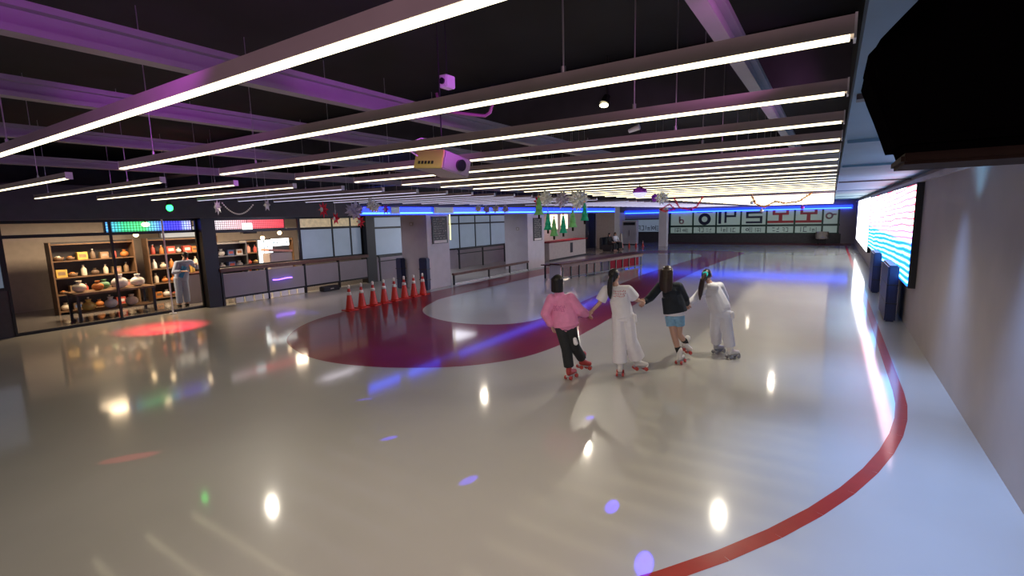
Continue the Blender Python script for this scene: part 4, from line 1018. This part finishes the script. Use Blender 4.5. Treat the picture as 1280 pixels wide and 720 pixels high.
bm = B(); hullcap(bm, J['hip'] + V(0, 0, -.08), .14, J['hip'] + V(0, 0, .04), .125, (bk, .8), flat=True)
for h_, k_, a_, w_ in ((J['hL'], J['kL'], J['aL'], .115), (J['hR'], J['kR'], J['aR'], .125)):
    hullcap(bm, h_, .105, k_, .1); hullcap(bm, k_, .1, lift(k_, a_, .82), w_, flat=True); hullcap(bm, k_, .098, lift(k_, a_, .5), .1)
fused('trousers', bm, 'white_cloth', .009, r1, 2)
bm = B(); hullcap(bm, J['hR'] + V(.12, -.03, .02), .03, J['hR'] + V(.13, -.03, -.06), .028); fused('waist_pouch', bm, 'white_cloth', .007, r1)
skate('roller_skate', J['aL'], V(-.3, .9, 0), r1, 'skate_white', 'wheel_red'); skate('roller_skate', J['aR'], V(.7, .7, 0), r1, 'skate_white', 'wheel_red', pitch=-.12)

# --- person in navy jacket
r2 = person_root('person in dark jacket, blue shorts and white skates, third from left', (-2.004, 8.188, 0), SK)
J = local(r2, dict(headtop=(-2.235, 8.132, 1.667), head=(-2.225, 8.14, 1.54), neck=(-2.204, 8.139, 1.38), chest=(-2.15, 8.152, 1.15), hip=(-2.105, 8.163, .86), sL=(-2.345, 8.106, 1.30), eL=(-2.44, 7.93, 1.14), wL=(-2.475, 7.70, 1.09), sR=(-2.05, 8.175, 1.31), eR=(-1.97, 8.27, 1.10), wR=(-1.975, 8.45, .97), hL=(-2.17, 8.151, .82), kL=(-2.10, 8.15, .49), aL=(-2.01, 8.187, .152), hR=(-2.04, 8.175, .82), kR=(-2.04, 8.22, .50), aR=(-1.98, 8.46, .30)))
fw, bk = V(-.1, .98, -.05), V(-.2, .97, 0)
bm = B(); hd = head(bm, J['head'], J['headtop'] - J['neck'], fw)
torso(bm, J['sL'], J['sR'], J['chest'], J['hip'], J['neck'], J['head'] - V(0, 0, .05), bk)
arm(bm, J['sL'], J['eL'], J['wL']); arm(bm, J['sR'], J['eR'], J['wR'])
hand(bm, J['wL'], V(0, -1, -.1), V(0, 0, -1)); hand(bm, J['wR'], V(-.1, .8, -.4), V(0, 0, -1))
leg(bm, J['hL'], J['kL'], J['aL']); leg(bm, J['hR'], J['kR'], J['aR'])
fused('body', bm, 'skin', .006, r2); eyes(J['head'], *hd, r2)
bm = B(); c = J['head']; ball(bm, c + V(.0, -.012, .028), (.088, .1, .095), 16)
for k in range(7):
    q = V(-.075 + .025 * k, -.075 - .03 * math.sin(PI * k / 6), 0)
    hullcap(bm, c + q + V(0, 0, .03), .03, c + q * 1.1 + V(.01, -.05, -.15), .03); hullcap(bm, c + q * 1.1 + V(.01, -.05, -.15), .03, c + q + V(.02, -.085, -.30 + .012 * abs(k - 3)), .018)
fused('hair', bm, 'hair_brown', .007, r2)
bm = B(); hullcap(bm, J['chest'], .17, J['hip'] + V(.01, 0, .02), .195, (bk, .72), flat=True); hullcap(bm, J['chest'] + V(0, 0, .04), .155, J['hip'] + V(.01, 0, .12), .17, (bk, .78))
hullcap(bm, J['sL'], .075, J['sR'], .075); hullcap(bm, (J['sL'] + J['sR']) / 2, .085, J['chest'] + V(0, 0, .04), .158, (bk, .8))
for s_, e_, w_ in ((J['sL'], J['eL'], J['wL']), (J['sR'], J['eR'], J['wR'])):
    hullcap(bm, s_, .075, e_, .068); hullcap(bm, e_, .068, lift(e_, w_, .8), .05)
hullcap(bm, J['neck'] + V(0, 0, -.06), .075, J['neck'] + V(0, 0, -.015), .062, flat=True)
fused('jacket', bm, 'navy_cloth', .009, r2, 2)
bm = B(); hullcap(bm, J['hip'] + V(.005, 0, .06), .15, J['hip'] + V(.01, 0, -.03), .158, (bk, .8), flat=True); fused('shirt_hem', bm, 'white_cloth', .008, r2)
bm = B(); hullcap(bm, J['hip'] + V(.01, 0, .0), .138, J['hip'] + V(.01, 0, -.08), .138, (bk, .82), flat=True)
for h_, k_ in ((J['hL'], J['kL']), (J['hR'], J['kR'])): hullcap(bm, h_, .095, lift(h_, k_, .5), .095, flat=True)
fused('shorts', bm, 'denim', .008, r2)
for k_, a_ in ((J['kL'], J['aL']), (J['kR'], J['aR'])):
    bm = B(); hullcap(bm, lift(k_, a_, .62), .05, a_ + V(0, 0, .02), .046); fused('sock', bm, 'sock_black', .007, r2)
skate('roller_skate', J['aL'], V(.1, .95, 0), r2, 'skate_white', 'wheel_red'); skate('roller_skate', J['aR'], V(.5, .75, 0), r2, 'skate_white', 'wheel_red', pitch=-.5)

# --- last person, all in white
r3 = person_root('person in pale sweatshirt and trousers with teal hair tie, rightmost skater', (-1.35, 8.91, 0), SK)
J = local(r3, dict(headtop=(-1.775, 8.86, 1.546), head=(-1.762, 8.87, 1.425), neck=(-1.715, 8.87, 1.30), chest=(-1.64, 8.88, 1.10), hip=(-1.515, 8.888, .81), sL=(-1.78, 8.85, 1.22), eL=(-1.90, 8.74, 1.06), wL=(-2.0, 8.60, .955), sR=(-1.56, 8.95, 1.24), eR=(-1.49, 9.10, 1.03), wR=(-1.47, 9.22, .82), hL=(-1.575, 8.877, .79), kL=(-1.60, 8.95, .45), aL=(-1.605, 9.12, .155), hR=(-1.455, 8.896, .79), kR=(-1.40, 8.90, .46), aR=(-1.34, 8.913, .152)))
fw, bk = V(-.25, .95, -.1), V(-.25, .96, 0)
bm = B(); hd = head(bm, J['head'], J['headtop'] - J['neck'], fw)
torso(bm, J['sL'], J['sR'], J['chest'], J['hip'], J['neck'], J['head'] - V(-.01, 0, .05), bk)
arm(bm, J['sL'], J['eL'], J['wL']); arm(bm, J['sR'], J['eR'], J['wR'])
hand(bm, J['wL'], V(-.1, -.6, -.2), V(0, 0, 1)); hand(bm, J['wR'], J['wR'] - J['eR'], V(-1, 0, 0))
leg(bm, J['hL'], J['kL'], J['aL']); leg(bm, J['hR'], J['kR'], J['aR'])
fused('body', bm, 'skin', .006, r3); eyes(J['head'], *hd, r3)
bm = B(); c = J['head']; ball(bm, c + V(.0, -.012, .028), (.084, .098, .092), 16); hullcap(bm, c + V(-.02, -.04, 0), .06, c + V(-.02, -.05, -.04), .05)
fused('hair', bm, 'hair_black', .007, r3)
bm = B(); pt = [c + V(.0, -.12, .03), c + V(-.03, -.16, -.05), c + V(-.05, -.165, -.18), c + V(-.06, -.16, -.3), c + V(-.065, -.16, -.40)]
rr = (.03, .042, .045, .036, .012)
for i in range(4): hullcap(bm, pt[i], rr[i], pt[i + 1], rr[i + 1])
fused('ponytail', bm, 'hair_brown', .007, r3)
bm = B()
for k in range(14):
    a = 2 * PI * k / 14; ball(bm, c + V(.0 + .032 * math.cos(a), -.112 + .012 * math.sin(a * 2), .035 + .032 * math.sin(a)), .017, 8)
fused('hair_scrunchie', bm, 'teal', .006, r3)
bm = B(); hullcap(bm, J['chest'], .155, J['hip'] + V(0, 0, -.01), .165, (bk, .78), flat=True); hullcap(bm, J['chest'] + V(0, 0, .03), .15, J['hip'] + V(0, 0, .08), .155, (bk, .8))
hullcap(bm, J['sL'], .075, J['sR'], .075); hullcap(bm, (J['sL'] + J['sR']) / 2, .09, J['chest'] + V(0, 0, .03), .152, (bk, .82))
for s_, e_, w_ in ((J['sL'], J['eL'], J['wL']), (J['sR'], J['eR'], J['wR'])):
    hullcap(bm, s_, .075, e_, .062); hullcap(bm, e_, .062, lift(e_, w_, .78), .048)
hullcap(bm, J['neck'] + V(0, 0, -.05), .085, J['neck'] + V(0, -.01, .0), .072, flat=True); hullcap(bm, J['neck'] + V(.05, -.07, -.04), .055, J['neck'] + V(.12, -.06, -.05), .05)
fused('sweatshirt', bm, 'pale_cloth', .009, r3, 3)
bm = B(); hullcap(bm, J['hip'] + V(0, 0, -.08), .145, J['hip'] + V(0, 0, .03), .135, (bk, .8), flat=True)
for h_, k_, a_, w_ in ((J['hL'], J['kL'], J['aL'], .085), (J['hR'], J['kR'], J['aR'], .092)):
    hullcap(bm, h_, .11, k_, .098); hullcap(bm, k_, .098, lift(k_, a_, .8), w_, flat=True); hullcap(bm, k_, .095, lift(k_, a_, .55), w_)
fused('trousers', bm, 'pale_cloth', .009, r3, 2)
bm = B(); hullcap(bm, J['hR'] + V(.12, -.02, .02), .03, J['hR'] + V(.13, -.02, -.06), .03); fused('waist_pouch', bm, 'white_cloth', .007, r3)
skate('roller_skate', J['aL'], V(.5, .8, 0), r3, 'skate_grey', 'wheel_grey'); skate('roller_skate', J['aR'], V(.6, .75, 0), r3, 'skate_white', 'wheel_grey')

# --- uniformed person in the shop
r4 = person_root('person in pale blue uniform with blue panel working in the open shop front', (-16.75, 7.05, 0))
J = dict(head=V(0, .2, 1.58), neck=V(0, .17, 1.43), chest=V(0, .1, 1.2), hip=V(0, 0, .9), sL=V(.0, -.06, 1.35), eL=V(.1, -.2, 1.1), wL=V(.28, -.02, 1.12), sR=V(.02, .32, 1.36), eR=V(.1, .46, 1.18), wR=V(.3, .35, 1.3), hL=V(0, -.09, .88), kL=V(.02, -.1, .48), aL=V(0, -.1, .09), hR=V(0, .09, .88), kR=V(.02, .1, .48), aR=V(0, .11, .09))
bk = V(1, 0, 0)
bm = B(); hd = head(bm, J['head'], V(0, .15, 1), V(-.9, .3, -.1))
torso(bm, J['sL'], J['sR'], J['chest'], J['hip'], J['neck'], J['head'] - V(0, .02, .05), bk, r=.135)
arm(bm, J['sL'], J['eL'], J['wL']); arm(bm, J['sR'], J['eR'], J['wR'])
hand(bm, J['wL'], J['wL'] - J['eL'], V(0, 0, -1)); hand(bm, J['wR'], J['wR'] - J['eR'], V(0, 0, -1))
leg(bm, J['hL'], J['kL'], J['aL']); leg(bm, J['hR'], J['kR'], J['aR'])
for a_ in (J['aL'], J['aR']): hullcap(bm, a_ + V(.02, 0, -.05), .035, a_ + V(-.13, 0, -.06), .028)
fused('body', bm, 'skin', .008, r4); eyes(J['head'], *hd, r4)
bm = B(); ball(bm, J['head'] + V(.012, 0, .03), (.095, .09, .095), 14); hullcap(bm, J['head'] + V(.05, 0, 0), .06, J['head'] + V(.05, 0, -.05), .05); fused('hair', bm, 'hair_black', .008, r4)
bm = B(); hullcap(bm, J['chest'], .185, J['hip'] + V(0, 0, -.08), .2, (bk, .7), flat=True); hullcap(bm, J['sL'], .08, J['sR'], .08); hullcap(bm, (J['sL'] + J['sR']) / 2, .1, J['chest'], .185, (bk, .7))
for s_, e_, w_ in ((J['sL'], J['eL'], J['wL']), (J['sR'], J['eR'], J['wR'])): hullcap(bm, s_, .075, e_, .065); hullcap(bm, e_, .065, lift(e_, w_, .6), .05)
fused('tunic', bm, 'blue_uniform', .01, r4)
bm = B(); hullcap(bm, J['chest'] + V(.07, .0, .05), .09, J['hip'] + V(.07, -.03, .02), .085, (bk, .9), flat=True); fused('blue_panel', bm, 'blue_apron', .01, r4)
bm = B()
for h_, k_, a_ in ((J['hL'], J['kL'], J['aL']), (J['hR'], J['kR'], J['aR'])): hullcap(bm, h_, .11, k_, .095); hullcap(bm, k_, .095, a_ + V(0, 0, .05), .085, flat=True)
fused('trousers', bm, 'blue_uniform', .01, r4)
for a_ in (J['aL'], J['aR']):
    bm = B(); hullcap(bm, a_ + V(.02, 0, -.045), .045, a_ + V(-.14, 0, -.053), .036); fused('shoe', bm, 'black_plastic', .008, r4)

# --- two seated persons far away on the dark sofa
def seated(lab, p, top, rz):
    r = person_root(lab, p, 'people seated by the beige pillar'); r.rotation_euler = (0, 0, rz)
    J = dict(head=V(0, 0, 1.14), sL=V(0, -.17, .93), sR=V(0, .17, .93), chest=V(0, 0, .75), hip=V(0, 0, .5), eL=V(.12, -.24, .7), wL=V(.32, -.12, .62), eR=V(.12, .24, .7), wR=V(.32, .12, .62), kL=V(.45, -.1, .5), aL=V(.47, -.1, .08), kR=V(.45, .1, .5), aR=V(.47, .1, .08))
    bm = B(); hd = head(bm, J['head'], V(0, 0, 1), V(1, 0, -.3)); torso(bm, J['sL'], J['sR'], J['chest'], J['hip'], V(0, 0, 1.0), J['head'] - V(0, 0, .05), V(1, 0, 0))
    arm(bm, J['sL'], J['eL'], J['wL']); arm(bm, J['sR'], J['eR'], J['wR']); hand(bm, J['wL'], V(1, .2, 0), V(0, 0, -1)); hand(bm, J['wR'], V(1, -.2, 0), V(0, 0, -1))
    for k, a, y in ((J['kL'], J['aL'], -.1), (J['kR'], J['aR'], .1)): leg(bm, V(.02, y, .52), k, a); hullcap(bm, a + V(0, 0, -.04), .036, a + V(.14, 0, -.05), .028)
    fused('body', bm, 'skin', .009, r); eyes(J['head'], *hd, r)
    bm = B(); ball(bm, J['head'] + V(-.012, 0, .03), (.1, .088, .1), 12); hullcap(bm, J['head'] + V(-.06, 0, 0), .06, J['head'] + V(-.07, 0, -.16), .05); fused('hair', bm, 'hair_black', .01, r)
    bm = B(); hullcap(bm, J['chest'], .15, J['hip'], .16, (V(1, 0, 0), .8)); hullcap(bm, J['sL'], .075, J['sR'], .075); hullcap(bm, V(0, 0, .93), .09, J['chest'], .15, (V(1, 0, 0), .8))
    for s_, e_, w_ in ((J['sL'], J['eL'], J['wL']), (J['sR'], J['eR'], J['wR'])): hullcap(bm, s_, .07, e_, .06); hullcap(bm, e_, .06, lift(e_, w_, .7), .05)
    fused('top', bm, top, .011, r)
    bm = B()
    for k, a, y in ((J['kL'], J['aL'], -.1), (J['kR'], J['aR'], .1)): hullcap(bm, V(.0, y, .53), .09, k, .08); hullcap(bm, k, .08, a + V(0, 0, .05), .065, flat=True)
    fused('trousers', bm, 'black_cloth', .011, r)
seated('person in a dark top seated by the beige pillar, left of two', (-13.05, 32.75, .0), 'black_cloth', -.2)
seated('person in a white top seated by the beige pillar, right of two', (-13.05, 33.85, .0), 'white_cloth', -.3)

# ------------------------------------------------------------------ lights
def light(kind, name, loc, energy, color, size=.3, target=None, angle=None, blend=.3):
    d = bpy.data.lights.new(name, kind); d.energy = energy; d.color = color
    if kind == 'AREA': d.size = size
    else: d.shadow_soft_size = size
    if kind == 'SPOT': d.spot_size = angle; d.spot_blend = blend
    o = bpy.data.objects.new(name, d); COL.objects.link(o); o.location = loc
    if target: o.rotation_euler = (Vector(target) - Vector(loc)).to_track_quat('-Z', 'Y').to_euler()
    return o
PUR = (.62, .07, .85)
for p, t, e, ang in (((-1.3, .5, 3.12), (-2.9, .9, 3.36), 34, 75), ((-1.5, 2.4, 3.12), (-2.9, 2.7, 3.36), 30, 75), ((-3.2, 1.6, 3.1), (-4.2, 1.8, 3.36), 10, 80), ((-4.9, 3., 3.1), (-6.4, 3., 3.4), 12, 80), ((-.02, 2.0, 3.06), (-.5, 2.4, 3.35), 12, 80), ((-.02, 4.2, 3.06), (-.5, 4.6, 3.35), 10, 80), ((-7.4, 4., 3.1), (-9., 4., 3.4), 12, 80)):
    light('SPOT', 'purple_par', p, e, PUR if p[0] < -1 else (.8, .25, .75), .04, t, math.radians(ang), .6)
light('SPOT', 'pink_fill', (-.4, -1.2, 3.02), 34, (1., .62, .76), .1, (-2.4, 9., 3.0), math.radians(110), .7)  # added spots behind the camera, tinting the bar fronts and floor
light('SPOT', 'pink_fill', (-6.2, -1.2, 3.02), 26, (.85, .62, 1.), .1, (-6.2, 9., 3.0), math.radians(110), .7)
light('SPOT', 'added_downfill', (-1.3, 1.3, 2.9), 120, (1., .78, .76), .06, (-1.3, 1.31, 0), math.radians(165), .5)  # added pinkish fill for the near floor, no fixture
for y, e in ((4.6, 20), (8., 26), (13., 30), (20., 34)):
    light('SPOT', 'blue_ceiling_fill', (1.3, y, 2.5), e, (.25, .62, 1.), .1, (.8, y, 3.16), math.radians(150), .6)  # added spots that tint the right ceiling strip blue
for x, y, e in ((-8.66, 11.6, 70), (-4.62, 10.2, 120), (-8.75, 4.79, 70), (-5.2, 2.0, 60), (-1.42, 8.84, 120), (-1.34, 17.1, 80), (-3.2, 26., 60), (-9.5, 20., 60), (-2.4, 3.4, 100)):
    light('SPOT', 'added_downfill', (x, y, 2.9), e, (1., .91, .74), .05, (x, y + .01, 0), math.radians(165), .5)  # added fill without fixtures, also gives the white floor highlights
for y, e in ((3.0, 520), (5.6, 520), (8.6, 380)):
    light('SPOT', 'blue_floor_fill', (.95, y, 3.02), e, (.26, .46, 1.), .25, (.75, y, 0), math.radians(72), 1.)  # added fill standing in for blue screen light on the floor
light('AREA', 'cafe_lamp', (-17.6, 5.6, 2.8), 190, (1., .74, .45), 1.2, (-17.8, 5.6, 0))
light('AREA', 'cafe_lamp', (-17.7, 8.6, 2.8), 190, (1., .74, .45), 1.2, (-17.9, 8.6, 0))
light('AREA', 'cafe_lamp', (-17.3, 11.2, 2.8), 120, (1., .78, .55), 1.2, (-17.5, 11.2, 0))
light('AREA', 'aisle_light', (-14.2, 10.4, 2.78), 45, (.9, .82, .95), 1.5, (-15., 10.4, 0))  # added light to brighten the low partition
light('AREA', 'aisle_light', (-14.2, 17., 2.78), 50, (.9, .9, 1.), 1.5, (-14.2, 17., 0))
light('AREA', 'reception_lamp', (-14.2, 27.6, 2.78), 60, (1., .62, .66), 1.5, (-14.2, 27.6, 0))
RED, BLU = (1., .02, .06), (.02, .03, 1.)
light('SPOT', 'red_spot', (-12.6, 5.4, 2.6), 1900, RED, .05, (-13.7, 5.3, 0), math.radians(42), 1.)
light('SPOT', 'amber_spot', (-12.6, 5.4, 2.6), 500, (1., .35, .1), .05, (-13.7, 5.3, 0), math.radians(16), .7)
def floor_beam(p, r, e=6., col=(.12, .06, 1.)):
    s = Vector((-2.0, 8.3, 2.70)); d = (Vector((*p, 0)) - s).length
    light('SPOT', 'floor_spot', s, e * d * d, col, .01, (*p, 0), 2 * math.atan(r / d), .4)
for p, r in (((-4.17, 3.72), .05), ((-2.8, 3.46), .06), ((-1.46, 3.75), .06), ((-5.4, 4.41), .06), ((-2.4, 5.4), .05), ((-3.9, 5.3), .05), ((-1.0, 3.2), .07)): floor_beam(p, r, 120., (.05, .03, 1.))
for p, r in (((-6.30, 1.95), .10), ((-8.28, 4.64), .05)): floor_beam(p, r, 40., RED)
for p, r in (((-12.99, 8.19), .38), ((-7.2, 6.25), .35), ((-6.35, 6.2), .3), ((-5.7, 7.1), .35)): floor_beam(p, r, 45., BLU)  # added blue spots imitating the blue band's reflection on the ring

w = bpy.data.worlds.new('World'); S.world = w; w.use_nodes = True
w.node_tree.nodes['Background'].inputs[0].default_value = (.5, .42, .5, 1)
w.node_tree.nodes['Background'].inputs[1].default_value = .12

# ------------------------------------------------------------------ camera
cd = bpy.data.cameras.new('Camera'); cam = bpy.data.objects.new('Camera', cd); COL.objects.link(cam)
Rm = Matrix(((.8399082, .05716653, -.53970937), (.54219397, -.13250626, .8297396), (-.02408154, -.98953225, -.14228844)))
rx, dn, fwd = Rm.col[0], Rm.col[1], Rm.col[2]
rot = Matrix((rx, -dn, -fwd)).transposed()
cam.matrix_world = Matrix.Translation((0, 0, 2.5)) @ rot.to_4x4()
cd.sensor_width = 36.; cd.lens = 36 * 613.665 / 1280; cd.clip_start = .02; cd.clip_end = 200
S.camera = cam
S.view_settings.view_transform = 'Standard'; S.view_settings.look = 'None'; S.view_settings.gamma = 1; S.view_settings.use_curve_mapping = False
S.view_settings.exposure = .12
S.cycles.use_denoising = True
S.cycles.sample_clamp_indirect = 6.
